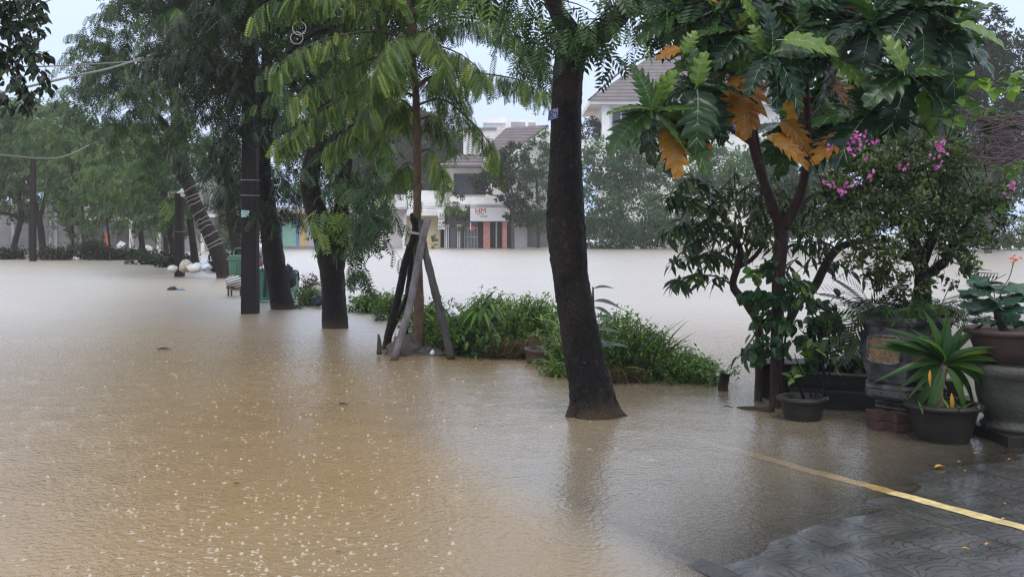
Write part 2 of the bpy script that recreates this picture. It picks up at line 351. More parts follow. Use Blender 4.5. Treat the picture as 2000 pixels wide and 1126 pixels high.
m1 = n.new("ShaderNodeMixShader"); l.new(opa, m1.inputs[0]); l.new(tr.outputs[0], m1.inputs[1]); l.new(df.outputs[0], m1.inputs[2])
gl = n.new("ShaderNodeBsdfGlossy"); gr_ = n.new("ShaderNodeMapRange"); gr_.inputs[1].default_value = 6; gr_.inputs[2].default_value = 20; gr_.inputs[3].default_value = .11; gr_.inputs[4].default_value = .36; l.new(Y, gr_.inputs[0]); 
sh_ = n.new("ShaderNodeMapRange"); sh_.inputs[1].default_value = .05; sh_.inputs[2].default_value = .16; sh_.inputs[3].default_value = .5; sh_.inputs[4].default_value = 1.0; l.new(dep, sh_.inputs[0])   # sheltered shallow water lies calmer
l.new(math_(n, l, 'MULTIPLY', gr_.outputs[0], sh_.outputs[0]), gl.inputs["Roughness"]); gl.inputs[0].default_value = (.97, .97, .97, 1)
mp = n.new("ShaderNodeMapping"); mp.inputs[3].default_value = (1, 1, 1); mp.inputs[2].default_value = (0, 0, R_(24)); l.new(ge.outputs["Position"], mp.inputs[0])
n1 = n.new("ShaderNodeTexNoise"); n1.inputs["Scale"].default_value = 2.2; n1.inputs["Detail"].default_value = 3; l.new(mp.outputs[0], n1.inputs[0])
n2 = n.new("ShaderNodeTexNoise"); n2.inputs["Scale"].default_value = 24; n2.inputs["Detail"].default_value = 7; l.new(mp.outputs[0], n2.inputs[0])
vo = n.new("ShaderNodeTexVoronoi"); vo.inputs["Scale"].default_value = 4.2; l.new(ge.outputs["Position"], vo.inputs[0])
ring = math_(n, l, 'MULTIPLY', math_(n, l, 'SINE', math_(n, l, 'MULTIPLY', vo.outputs[0], 42.0)), math_(n, l, 'EXPONENT', math_(n, l, 'MULTIPLY', vo.outputs[0], -6.5)))
hh = math_(n, l, 'ADD', math_(n, l, 'MULTIPLY', n1.outputs[0], .9), math_(n, l, 'MULTIPLY', n2.outputs[0], .55))
hh = math_(n, l, 'ADD', hh, math_(n, l, 'MULTIPLY', ring, .05))
bp = n.new("ShaderNodeBump"); l.new(math_(n, l, 'MULTIPLY', sh_.outputs[0], .40), bp.inputs["Strength"]); bp.inputs["Distance"].default_value = .05; l.new(hh, bp.inputs["Height"])
fr = n.new("ShaderNodeFresnel"); fr.inputs[0].default_value = 1.40
l.new(bp.outputs[0], gl.inputs["Normal"]); l.new(bp.outputs[0], fr.inputs["Normal"])
m2 = n.new("ShaderNodeMixShader"); l.new(fr.outputs[0], m2.inputs[0]); l.new(m1.outputs[0], m2.inputs[1]); l.new(gl.outputs[0], m2.inputs[2]); l.new(m2.outputs[0], n["Material Output"].inputs[0])
M_water = m
tag(MB().quad((-230, -12, 0), (230, -12, 0), (230, 300, 0), (-230, 300, 0)).build("flood_water", M_water, smooth=False), "brown flood water pocked by rain covering the street and beyond", kind="structure")
M_mudbed = solid("mud_bed", (.10, .08, .05), .9)
tag(MB().quad((-235, -14, -1.2), (235, -14, -1.2), (235, 305, -1.2), (-235, 305, -1.2)).build("ground", M_mudbed, smooth=False), "muddy ground under the flood", kind="structure")
# ---- pavement with wet patterned tiles
m, n, l, b = newmat("pavement_tiles"); ge = n.new("ShaderNodeNewGeometry"); mp = n.new("ShaderNodeMapping"); mp.vector_type = 'POINT'
mp.inputs[2].default_value = (0, 0, R_(-24.8)); mp.inputs[3].default_value = (1 / .4,) * 3; l.new(ge.outputs["Position"], mp.inputs[0])
s0 = n.new("ShaderNodeSeparateXYZ"); l.new(mp.outputs[0], s0.inputs[0])
fx, fy = math_(n, l, 'FRACT', s0.outputs[0]), math_(n, l, 'FRACT', s0.outputs[1])
def edge(f): return math_(n, l, 'MINIMUM', f, math_(n, l, 'SUBTRACT', 1.0, f))
jx = math_(n, l, 'LESS_THAN', edge(fx), .024); jy = math_(n, l, 'LESS_THAN', edge(fy), .018); joint = math_(n, l, 'MAXIMUM', jx, jy)
# fan arcs: rows of overlapping scales inside every tile
gx, gy = math_(n, l, 'MULTIPLY', s0.outputs[0], 2.0), math_(n, l, 'MULTIPLY', s0.outputs[1], 2.0)
row = math_(n, l, 'FLOOR', gy); off = math_(n, l, 'MULTIPLY', math_(n, l, 'MODULO', math_(n, l, 'ADD', row, 400.0), 2.0), .5)
ax = math_(n, l, 'SUBTRACT', math_(n, l, 'FRACT', math_(n, l, 'ADD', gx, off)), .5); ay = math_(n, l, 'FRACT', gy)
rr = math_(n, l, 'SQRT', math_(n, l, 'ADD', math_(n, l, 'MULTIPLY', ax, ax), math_(n, l, 'MULTIPLY', ay, ay)))
arc = math_(n, l, 'LESS_THAN', math_(n, l, 'ABSOLUTE', math_(n, l, 'SUBTRACT', math_(n, l, 'FRACT', math_(n, l, 'MULTIPLY', rr, 4.0)), .5)), .12)
an = math_(n, l, 'ARCTAN2', ax, ay); dash = math_(n, l, 'LESS_THAN', math_(n, l, 'FRACT', math_(n, l, 'MULTIPLY', an, 3.2)), .28)
patch = n.new("ShaderNodeTexNoise"); patch.inputs["Scale"].default_value = .62; l.new(mp.outputs[0], patch.inputs[0]); pk = math_(n, l, 'GREATER_THAN', patch.outputs[0], .53)
pat = n.new("ShaderNodeMix"); l.new(pk, pat.inputs[0]); l.new(arc, pat.inputs[2]); l.new(math_(n, l, 'MULTIPLY', dash, math_(n, l, 'GREATER_THAN', rr, .35)), pat.inputs[3])
groove = math_(n, l, 'MAXIMUM', joint, pat.outputs[0])
nz = n.new("ShaderNodeTexNoise"); nz.inputs["Scale"].default_value = 5; nz.inputs["Detail"].default_value = 8; l.new(ge.outputs["Position"], nz.inputs[0])
cr = ramp(n, [(.3, (.045, .044, .044)), (.7, (.10, .098, .097))]); l.new(nz.outputs[0], cr.inputs[0])
cm = n.new("ShaderNodeMix"); cm.data_type = 'RGBA'; l.new(math_(n, l, 'MULTIPLY', groove, .62), cm.inputs[0]); l.new(cr.outputs[0], cm.inputs[6]); cm.inputs[7].default_value = (.012, .012, .012, 1)
l.new(cm.outputs[2], b.inputs["Base Color"])
wz = n.new("ShaderNodeTexNoise"); wz.inputs["Scale"].default_value = 1.7; wz.inputs["Detail"].default_value = 6; wz.inputs["Roughness"].default_value = .65; l.new(ge.outputs["Position"], wz.inputs[0])
wr = n.new("ShaderNodeMapRange"); wr.inputs[1].default_value = .40; wr.inputs[2].default_value = .62; wr.inputs[3].default_value = .22; wr.inputs[4].default_value = .5; l.new(wz.outputs[0], wr.inputs[0]); l.new(wr.outputs[0], b.inputs["Roughness"])
gh = math_(n, l, 'ADD', math_(n, l, 'MULTIPLY', groove, -1.0), math_(n, l, 'MULTIPLY', nz.outputs[0], .5))
wet = n.new("ShaderNodeMapRange"); wet.inputs[1].default_value = .42; wet.inputs[2].default_value = .56; wet.inputs[3].default_value = .08; wet.inputs[4].default_value = .8; l.new(wz.outputs[0], wet.inputs[0])
bp = n.new("ShaderNodeBump"); bp.inputs["Distance"].default_value = .006; l.new(wet.outputs[0], bp.inputs["Strength"]); l.new(gh, bp.inputs["Height"]); l.new(bp.outputs[0], b.inputs["Normal"])
b.inputs["Specular IOR Level"].default_value = .12; b.inputs["Coat Weight"].default_value = 1.0; b.inputs["Coat IOR"].default_value = 1.40
cw = n.new("ShaderNodeMapRange"); cw.inputs[1].default_value = .36; cw.inputs[2].default_value = .66; cw.inputs[3].default_value = .16; cw.inputs[4].default_value = .42; l.new(wz.outputs[0], cw.inputs[0]); l.new(cw.outputs[0], b.inputs["Coat Roughness"])
cb = n.new("ShaderNodeBump"); cb.inputs["Strength"].default_value = .35; cb.inputs["Distance"].default_value = .012; l.new(gh, cb.inputs["Height"]); l.new(cb.outputs[0], b.inputs["Coat Normal"])
hz0 = n.new("ShaderNodeSeparateXYZ"); l.new(ge.outputs["Position"], hz0.inputs[0]); hm = n.new("ShaderNodeMapRange"); hm.inputs[1].default_value = 0; hm.inputs[2].default_value = .035; hm.inputs[3].default_value = .1; hm.inputs[4].default_value = 1; l.new(hz0.outputs[2], hm.inputs[0])   # relief fills with water toward the waterline
l.new(math_(n, l, 'MULTIPLY', hm.outputs[0], .35), cb.inputs["Strength"]); l.new(math_(n, l, 'MULTIPLY', hm.outputs[0], wet.outputs[0]), bp.inputs["Strength"])
l.new(math_(n, l, 'ADD', math_(n, l, 'MULTIPLY', math_(n, l, 'SUBTRACT', cw.outputs[0], .10), hm.outputs[0]), .10), b.inputs["Coat Roughness"])
M_pave = m
def noise2(x, y, sd, sc):
    q = np.random.default_rng(sd); z = np.zeros_like(x)
    for k in range(14):
        a = q.uniform(0, 2 * np.pi); f = sc * q.uniform(.5, 2.2); z += np.sin((x * np.cos(a) + y * np.sin(a)) * f + q.uniform(0, 6.3)) / (1 + .4 * k)
    return z / 2.2
nu, nv = 170, 190
U, V_ = np.meshgrid(np.linspace(0.13, 6.8, nu), np.linspace(-3.4, 8.0, nv))
gxx = KX + KN[0] * U + KD[0] * V_; gyy = KY + KN[1] * U + KD[1] * V_
gz = pave_z(gxx, gyy) + .004 * noise2(gxx, gyy, 3, 3.0) + .0034 * noise2(gxx, gyy, 5, 9.0)
Vg = np.stack([gxx, gyy, gz], -1).reshape(-1, 3)
Fg = [(j * nu + i, j * nu + i + 1, (j + 1) * nu + i + 1, (j + 1) * nu + i) for j in range(nv - 1) for i in range(nu - 1)]
tag(MB().add(Vg, Fg).build("pavement", M_pave), "wet grey pavement of fan patterned tiles rising from the flood at lower right", kind="structure")
M_kerb = solid("kerb_stone", (.035, .034, .033), .4, bump=.3)
kb = MB()
for k in range(14):
    v0, v1 = -3.4 + k * .8, -3.4 + k * .8 + .79; q = []
    for u, v in ((-.01, v0), (.12, v0), (.12, v1), (-.01, v1)):
        x, y = KX + KN[0] * u + KD[0] * v, KY + KN[1] * u + KD[1] * v; q.append((x, y, pave_z(x, y) + .006))
    Q = np.array(q); kb.add(np.concatenate([Q - [0, 0, .3], Q]), [(4, 5, 6, 7), (0, 1, 5, 4), (1, 2, 6, 5), (2, 3, 7, 6), (3, 0, 4, 7)])
tag(kb.build("kerb", M_kerb, smooth=False), "drowned dark kerb between road and pavement", kind="structure")
# painted line on the pavement
M_yel = solid("yellow_paint", (.56, .44, .21), .45, var=.3, scale=16, bump=.2, bscale=90)
lp, lq = np.array([2.78, 5.22]), np.array([1.42, 8.15]); ld = nrm(lq - lp); lnn = np.array([-ld[1], ld[0]]); ns = 90
yl = MB(); V = []
for i in range(ns + 1):
    c = lp - ld * 1.2 + (lq - lp + ld * 1.2) * i / ns; wv = .049 + .003 * math.sin(i * 1.7) + .0015 * rng.normal()
    for s_ in (-1, 1):
        p = c + lnn * wv * s_; V.append((p[0], p[1], float(pave_z(p[0], p[1]) + .004 * noise2(np.array(p[0]), np.array(p[1]), 3, 3.0) + .0034 * noise2(np.array(p[0]), np.array(p[1]), 5, 9.0)) + .004))
yl.add(V, [(2 * i, 2 * i + 1, 2 * i + 3, 2 * i + 2) for i in range(ns)])
tag(yl.build("pavement_line", M_yel), "worn yellow painted line running into the water", kind="structure")

# ---- far buildings
DB = 86.0
def bx(mb, x0, x1, y0, y1, d, depth, out=0.0):
    """box whose front face fills the given picture rectangle at distance d - out"""
    d = d - out; a, c = P(x0, y1, d), P(x1, y0, d); y1_ = d + depth
    return mb.box(((a[0] + c[0]) / 2, d + depth / 2, (a[2] + c[2]) / 2), (abs(c[0] - a[0]), depth, abs(c[2] - a[2])))
def part(name, mat, par, *rects, d=DB, depth=.3, out=0.0, smooth=False, bevel=0.0):
    mb = MB()
    for r in rects: bx(mb, *r, d, depth, out)
    return mb.build(name, mat, par, smooth=smooth, bevel=bevel)
def text(name, body, loc, size, mat, parent=None, rot=(90, 0, 0), ext=.01, align='CENTER', spacing=1.0):
    cu = bpy.data.curves.new(name, 'FONT'); cu.body = body; cu.size = size; cu.extrude = ext; cu.align_x = align; cu.align_y = 'CENTER'; cu.space_line = spacing; cu.resolution_u = 3
    o = bpy.data.objects.new(name, cu); COL.objects.link(o); dg = bpy.context.evaluated_depsgraph_get()
    me = bpy.data.meshes.new_from_object(o.evaluated_get(dg)); bpy.data.objects.remove(o)
    o = bpy.data.objects.new(name, me); COL.objects.link(o); me.materials.clear(); me.materials.append(mat)
    o.rotation_euler = tuple(R_(a) for a in rot); off = np.zeros(3); p = parent
    while p is not None: off += np.array(p.location); p = p.parent
    o.location = tuple(np.asarray(loc, float) - off)
    if parent is not None: o.parent = parent
    return o
M_white = solid("white_render", (.80, .80, .81), .7, var=.10, scale=1.2)
M_white2 = solid("white_render_stained", (.64, .64, .66), .75, var=.22, scale=.8)
M_cream = solid("cream_render", (.55, .47, .30), .7, var=.12, scale=.9)
M_yelw = solid("ochre_render", (.58, .42, .18), .7, var=.1)
M_pink = solid("pink_render", (.62, .27, .25), .6, var=.12, scale=3)
M_greywall = solid("grey_wall", (.20, .20, .22), .8, var=.25, scale=.6)
M_greywall2 = solid("pale_grey_wall", (.34, .34, .36), .8, var=.2, scale=.6)
M_glass = solid("dark_glass", (.03, .034, .045), .12, var=.4, scale=.8)
M_frame = solid("white_frame", (.55, .58, .62), .5)
M_dark = solid("dark_opening", (.025, .025, .03), .7)
M_shut = solid("grey_shutter", (.13, .15, .17), .5, var=.15, scale=1)
M_signw = solid("sign_white", (.78, .80, .84), .5, var=.04)
M_red = solid("red_paint", (.55, .03, .04), .5)
M_blk = solid("black_paint", (.02, .02, .022), .5)
M_blue = solid("blue_paint", (.10, .22, .50), .5)
M_mint = solid("mint_paint", (.22, .45, .40), .55)
def tilemat(name, c1, c2, rows):
    m, n, l, b = newmat(name); tc = n.new("ShaderNodeTexCoord"); s0 = n.new("ShaderNodeSeparateXYZ"); l.new(tc.outputs["Object"], s0.inputs[0])
    f = math_(n, l, 'FRACT', math_(n, l, 'MULTIPLY', s0.outputs[2], rows)); nz = n.new("ShaderNodeTexNoise"); nz.inputs["Scale"].default_value = 1.5; nz.inputs["Detail"].default_value = 8; l.new(tc.outputs["Object"], nz.inputs[0])
    r = ramp(n, [(.3, c1), (.7, c2)]); l.new(nz.outputs[0], r.inputs[0])
    g = n.new("ShaderNodeMix"); g.data_type = 'RGBA'; l.new(math_(n, l, 'LESS_THAN', f, .28), g.inputs[0]); l.new(r.outputs[0], g.inputs[6]); g.inputs[7].default_value = tuple(c * .45 for c in c1) + (1,)
    l.new(g.outputs[2], b.inputs["Base Color"]); b.inputs["Roughness"].default_value = .6
    bp = n.new("ShaderNodeBump"); bp.inputs["Distance"].default_value = .08; l.new(f, bp.inputs["Height"]); l.new(bp.outputs[0], b.inputs["Normal"]); return m
M_roof = tilemat("roof_tiles", (.085, .068, .080), (.145, .118, .132), 3.2)
M_roof2 = tilemat("roof_tiles_pale", (.105, .086, .100), (.165, .138, .152), 2.6)

def base_of(px, d): p = P(px, YH, d); return (p[0], p[1] + 1, 0)
# shophouse with white gable, vertical sign and pink pillars
sh = thing("shophouse", "white two storey shophouse with brown tiled roof and pink ground floor pillars across the water", "building", base_of(960, DB))
part("wall", M_white, sh, (860, 1072, 322, 400), depth=7)
part("ground_wall", M_greywall, sh, (868, 1072, 400, 492), depth=6, out=-.9)
part("beam", M_white2, sh, (820, 1072, 398, 412), depth=1.2, out=.6)
def roofpoly(mb, pts, th=.25):
    pts = np.array(pts, float); n = len(pts); q = pts - [0, 0, th]
    mb.add(np.concatenate([pts, q]), [tuple(range(n)), tuple(range(2 * n - 1, n - 1, -1))] + [(i, n + i, n + (i + 1) % n, (i + 1) % n) for i in range(n)])
mb = MB(); roofpoly(mb, [P(936, 300, DB - .8), P(982, 306, DB - .8), P(1070, 244, DB + 4.5), P(988, 250, DB + 4.5)])
roofpoly(mb, [P(984, 306, DB - .6), P(990, 304, DB + 9), P(1072, 246, DB + 9), P(1070, 243, DB + 4.4)])
mb.build("roof", M_roof, sh, smooth=False)
mb = MB(); roofpoly(mb, [P(856, 324, DB - .9), P(940, 324, DB - .9), P(946, 300, DB + 1.8), P(895, 302, DB + 1.8)], .2); mb.build("porch_roof", M_roof, sh, smooth=False)
mb = MB(); g0 = [P(984, 306, DB - .4), P(1071, 246, DB - .4), P(1072, 324, DB - .4), P(930, 324, DB - .4)]; roofpoly(mb, [p for p in g0], .02)
mb = MB(); f0 = np.array([P(950, 322, DB + .05), P(984, 309, DB + .05), P(1071, 248, DB + .05), P(1110, 275, DB + .05), P(1110, 322, DB + .05)]); b0 = f0 + [0, 6, 0]
mb.add(np.concatenate([f0, b0]), [(0, 1, 2, 3, 4), (9, 8, 7, 6, 5), (0, 5, 6, 1), (1, 6, 7, 2), (2, 7, 8, 3), (3, 8, 9, 4)]); mb.build("gable", M_white, sh, smooth=False)
w = part("window", M_glass, sh, (886, 948, 340, 379), depth=.1, out=.06)
part("frame", M_blk, w, (886, 888, 340, 379), (906, 908, 340, 379), (926, 928, 340, 379), (886, 948, 339, 341), (886, 948, 378, 380), depth=.1, out=.12)
part("wall_panel", M_white2, sh, (862, 880, 335, 372), depth=.2, out=.16)
part("eave_band", M_white, sh, (858, 960, 320, 327), depth=.5, out=.5)
for x0, x1 in ((944, 957), (981, 990)): part("pillar", M_pink, sh, (x0, x1, 430, 492), depth=.5, out=.2)
part("doorway", M_dark, sh, (958, 980, 434, 492), depth=.1, out=-.6)
part("door_post", M_frame, sh, (968, 971, 434, 492), depth=.1, out=-.4)
ga = part("gate", M_shut, sh, (907, 933, 444, 491), depth=.06, out=-.3)
part("gate_bar", M_frame, ga, *[(907 + 6.2 * i, 908 + 6.2 * i, 444, 490) for i in range(5)], (907, 933, 444, 445.5), (907, 933, 462, 463), (907, 933, 484, 485), depth=.05, out=-.2)
for x0 in (868, 893): 
    gp = part("gate_post", M_frame, sh, (x0, x0 + 2, 441, 492), (x0 + 3.2, x0 + 5.4, 441, 492), (x0 + 7, x0 + 8.5, 441, 492), depth=.25, out=.5)
    part("cap", M_frame, gp, (x0 - 1, x0 + 9.5, 438.5, 441.5), depth=.4, out=.6)
part("side_door", M_shut, sh, (879, 892, 445, 492), depth=.08, out=-.2)
part("dark_bay", M_dark, sh, (934, 944, 434, 492), (990, 1000, 440, 492), (872, 879, 446, 492), depth=.1, out=-.5)
part("side_wall", M_greywall2, sh, (999, 1030, 436, 492), depth=.3, out=-.3)
sg = thing("shop_sign", "wide white shop sign with red letters above the pink pillars", "sign", P(957, 418, DB - 1.3))
part("board", M_signw, sg, (918, 996, 404, 432), depth=.25, out=1.1)
part("border", M_blk, sg, (917, 997, 432, 433), (916.6, 918, 403, 433), depth=.3, out=1.15)
text("lettering", "HM", P(938.5, 411.5, DB - 1.14), .62, M_red, sg)
text("small_lettering", "NHÀ  MAY", P(938.5, 418, DB - 1.14), .13, M_red, sg)
text("lower_lettering", "54 LÊ LỢI", P(945, 422.5, DB - 1.14), .14, M_blk, sg)
vs = thing("vertical_sign", "narrow upright white sign with four stacked dark words beside cream wall", "sign", P(862, 432, DB - 1.4))
part("board", M_signw, vs, (855.5, 868.5, 413.5, 447.5), depth=.2, out=1.3)
for i, (s_, z) in enumerate((("22", .42), ("BẢN", .32), ("NHÀ", .32), ("BẾP", .32))): text("lettering", s_, P(862.2, 419.5 + i * 7.8, DB - 1.35), z, M_blk, vs)
bn = thing("red_banner", "small red and white banner hanging under the white shop sign", "banner", P(922, 443, DB - 1))
part("cloth", M_red, bn, (920, 927, 441, 450), depth=.05, out=.9); part("white_strip", M_signw, bn, (918, 920, 434, 449), depth=.05, out=.92)
# cream house to its left
ch = thing("cream_house", "low cream house with a pale canopy behind the propped young tree", "building", base_of(835, DB))
part("wall", M_cream, ch, (796, 860, 420, 492), depth=6, out=-.1); part("canopy", M_white2, ch, (790, 866, 411, 421), depth=2, out=1.0); part("upper_wall", M_white2, ch, (796, 858, 372, 411), depth=6, out=-.3)
part("step", M_greywall, ch, (846, 880, 484, 494), depth=1.0, out=1.2)
# grey blocks behind
hb = thing("white_block", "plain white flat topped block rising behind the brown gable roof", "building", base_of(960, 120))
part("wall", M_white2, hb, (905, 985, 252, 330), d=120, depth=8); part("tower", M_white, hb, (943, 1050, 238, 330), d=128, depth=8)
part("parapet", M_greywall, hb, (905, 970, 249, 252.5), d=120, depth=8.4, out=.2)
part("stair_head", M_white, hb, (943, 988, 229, 240), d=127.5, depth=7)
part("penthouse", M_white, hb, (994, 1048, 234, 248), d=126, depth=5); part("penthouse_window", M_greywall2, hb, (998, 1026, 238, 247), (1032, 1046, 239, 247), d=126, depth=.1, out=.1)
# big house on the right, hip roof
DR = 96.0
rh = thing("hip_roof_house", "tall white house with large brown hip roof behind the breadfruit leaves", "building", base_of(1300, DR))
part("wall", M_white, rh, (1178, 1520, 205, 500), d=DR, depth=9)
part("eave", M_white, rh, (1152, 1560, 193, 203), d=DR, depth=11, out=1.0)
mb = MB()
a, b_, c, d_ = P(1149, 196, DR - 1.2), P(1570, 196, DR - 1.2), P(1600, 203, DR + 11), P(1180, 203, DR + 11); e, f_ = P(1272, 108, DR + 4.8), P(1480, 104, DR + 4.8)
mb.add([a, b_, c, d_, e, f_], [(0, 1, 5, 4), (1, 2, 5), (2, 3, 4, 5), (3, 0, 4), (0, 3, 2, 1)]); mb.build("roof", M_roof2, rh, smooth=False)
mb = MB(); mb.tube([a, e, f_], .09, n=6); mb.build("ridge_tiles", M_roof, rh)
for x0 in (1196, 1260, 1330, 1410): 
    w = part("window", M_glass, rh, (x0, x0 + 34, 218, 262), d=DR, depth=.1, out=.06); part("frame", M_frame, w, (x0 - 2, x0, 216, 264), (x0 + 34, x0 + 36, 216, 264), (x0 + 16, x0 + 18, 218, 262), (x0, x0 + 34, 216, 218), d=DR, depth=.12, out=.12)
part("pilaster", M_white, rh, (1176, 1190, 203, 500), d=DR, depth=.4, out=.3)
lw_ = thing("white_garden_wall", "low white wall below the dark treetop beside the hip roof house", "wall", base_of(1155, 92)); part("panel", M_white, lw_, (1128, 1180, 276, 320), d=92, depth=.4); part("coping", M_white2, lw_, (1126, 1182, 273, 276), d=92, depth=.5, out=.05)
# far left walls and shops behind the row of trees
DL = 74.0
gw = thing("grey_boundary_wall", "long grey boundary wall behind the trees at the far left", "wall", base_of(100, DL))
part("panel", M_greywall, gw, (-160, 150, 392, 500), d=DL, depth=.4)
part("pier", M_greywall2, gw, *[(x, x + 5, 388, 500) for x in (-60, 22, 60, 106)], d=DL, depth=.5, out=.12)
part("plinth", M_greywall2, gw, (-160, 150, 482, 500), d=DL, depth=.5, out=.06)
gs = thing("grey_shops", "pale grey low shop row with orange door post seen between trunks", "building", base_of(260, DL))
part("wall", M_greywall2, gs, (152, 420, 350, 500), d=DL + .5, depth=5)
part("shutter", M_greywall, gs, (165, 200, 432, 500), (228, 250, 440, 500), (272, 305, 430, 500), (312, 340, 436, 500), d=DL + .5, depth=.1, out=.08)
part("door_post", solid("orange_paint", (.75, .16, .03), .5), gs, (206, 213, 455, 490), (208, 212, 402, 414), d=DL, depth=.2, out=.1)
part("pillar", M_white, gs, *[(x, x + 6, 425, 500) for x in (252, 306, 342, 392)], d=DL, depth=.3, out=.05)
part("awning", M_white2, gs, (160, 250, 424, 429), (262, 420, 418, 424), d=DL, depth=1.2, out=.7)
ys = thing("yellow_shop", "ochre shop front with a blue and mint door panel left of the forked trunk", "building", base_of(580, 82))
part("wall", M_yelw, ys, (520, 640, 415, 500), d=82, depth=5); part("door", M_mint, ys, (552, 578, 428, 490), d=82, depth=.1, out=.1); part("door_frame", M_blue, ys, (578, 584, 420, 490), (547, 552, 420, 490), d=82, depth=.15, out=.15)
part("canopy", M_greywall2, ys, (515, 645, 405, 416), d=82, depth=1.5, out=1.0); part("shutter", M_greywall2, ys, (598, 640, 430, 492), d=82, depth=.1, out=.06); part("plinth", M_greywall, ys, (520, 640, 480, 500), d=82, depth=.2, out=.2)
gs2 = thing("grey_house", "grey rendered house front behind the hanging branches of the forked tree", "building", base_of(710, 84))
part("wall", M_white2, gs2, (648, 792, 380, 500), d=84, depth=5); part("shutter", M_greywall2, gs2, (700, 740, 430, 492), (748, 786, 432, 492), d=84, depth=.1, out=.06); part("canopy", M_greywall, gs2, (648, 792, 408, 414), d=84, depth=1.2, out=.9)
pv = thing("white_fence", "white paling fence at the water's edge right of the big pale tree", "fence", base_of(1340, 88))
part("rail", M_frame, pv, (1296, 1372, 462, 464), (1296, 1372, 474, 476), d=88, depth=.05); part("paling", M_white, pv, *[(1298 + 3.4 * i, 1300 + 3.4 * i, 452, 492) for i in range(22)], d=88, depth=.05, out=.06)
part("post", M_greywall, pv, (1347, 1353, 448, 494), (1292, 1297, 448, 494), d=88, depth=.2, out=.1)
mt = thing("motorbike_cover", "blue plastic cover over a parked motorbike on the far bank", "motorbike", G(1060, 483))
mb = MB(); mb.blob(P(1056, 477, 88), (.75, .4, .22), .25, 3); mb.blob(P(1064, 471, 88), (.35, .3, .25), .2, 4); mb.build("cover", solid("blue_plastic", (.08, .25, .60), .35), mt)
mb = MB(); mb.tube([P(1050, 470, 88), P(1053, 474, 88), P(1060, 468, 87.8)], .05, n=6); mb.build("handlebar", M_frame, mt)
gb = thing("concrete_ledge", "thin concrete ledge just above the water under the blue cover", "ledge", G(1055, 485)); part("slab", M_greywall2, gb, (1028, 1078, 482.5, 486), d=86, depth=3); part("edge", M_greywall, gb, (1028, 1078, 485, 489), d=86, depth=.2, out=.05)

# ================================================================= TREES OF THE STREET ROW
def street_tree(label, name, trunks, base, bark, grow, leaf, seed, group=None, rough=.05, sides=16, cat="tree", step=.12):
    d = base[2]; g = P(base[0], base[1], d); t = thing(name, label, cat, (g[0], g[1], 0), group); rg = np.random.default_rng(seed)
    tr = MB()
    for i, pth in enumerate(trunks): trunkmesh(tr, pth, n=sides, rough=rough, step=step, seed=seed + i)
    lb = LB(); tw = MB(); grow(lb, rg, tw)
    tr.build("trunk", bark, t)
    if tw.v: tw.build("branch", bark, t)
    lb.build("crown", leaf, t); return t

ROW = "street trees standing in the flood"
# A: the near dark trunk
def gA(lb, rg, tw):
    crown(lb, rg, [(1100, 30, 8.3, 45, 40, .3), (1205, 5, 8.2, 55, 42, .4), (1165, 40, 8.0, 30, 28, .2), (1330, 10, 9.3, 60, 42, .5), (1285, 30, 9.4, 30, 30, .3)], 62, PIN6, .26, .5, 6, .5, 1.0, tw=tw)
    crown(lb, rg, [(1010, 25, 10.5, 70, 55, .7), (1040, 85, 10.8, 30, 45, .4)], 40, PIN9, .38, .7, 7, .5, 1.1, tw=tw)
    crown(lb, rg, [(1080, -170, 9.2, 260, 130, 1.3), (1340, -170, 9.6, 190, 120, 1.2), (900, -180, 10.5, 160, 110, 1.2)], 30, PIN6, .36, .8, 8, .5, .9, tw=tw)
tA = street_tree("big dark wet trunk nearest the camera, forking at the top edge", "street_tree",
    [[(1163, 840, 8.81, 122), (1163, 812, 8.81, 108), (1159, 785, 8.81, 93), (1150, 740, 8.81, 82), (1139, 690, 8.81, 76), (1126, 610, 8.8, 72), (1115, 540, 8.8, 70), (1106, 450, 8.8, 76), (1104, 380, 8.8, 70), (1105, 300, 8.8, 63), (1106, 220, 8.8, 59), (1109, 150, 8.8, 57), (1116, 95, 8.8, 62), (1110, 60, 8.8, 44), (1085, 15, 8.8, 32), (1062, -60, 8.7, 28), (1000, -180, 8.6, 16)],
     [(1118, 130, 8.8, 40), (1135, 98, 8.82, 44), (1175, 65, 8.9, 38), (1215, 25, 9.0, 36), (1240, -10, 9.0, 32), (1290, -90, 9.2, 24), (1360, -190, 9.4, 14)], [(1172, 740, 8.8, 44), (1186, 785, 8.78, 36), (1204, 806, 8.78, 26), (1226, 820, 8.78, 14)], [(1140, 750, 8.8, 40), (1128, 790, 8.75, 34), (1112, 818, 8.75, 20)]],
    (1163, 812, 8.81), M_bark, gA, M_leafA, 11, rough=.040, sides=36, step=.035)
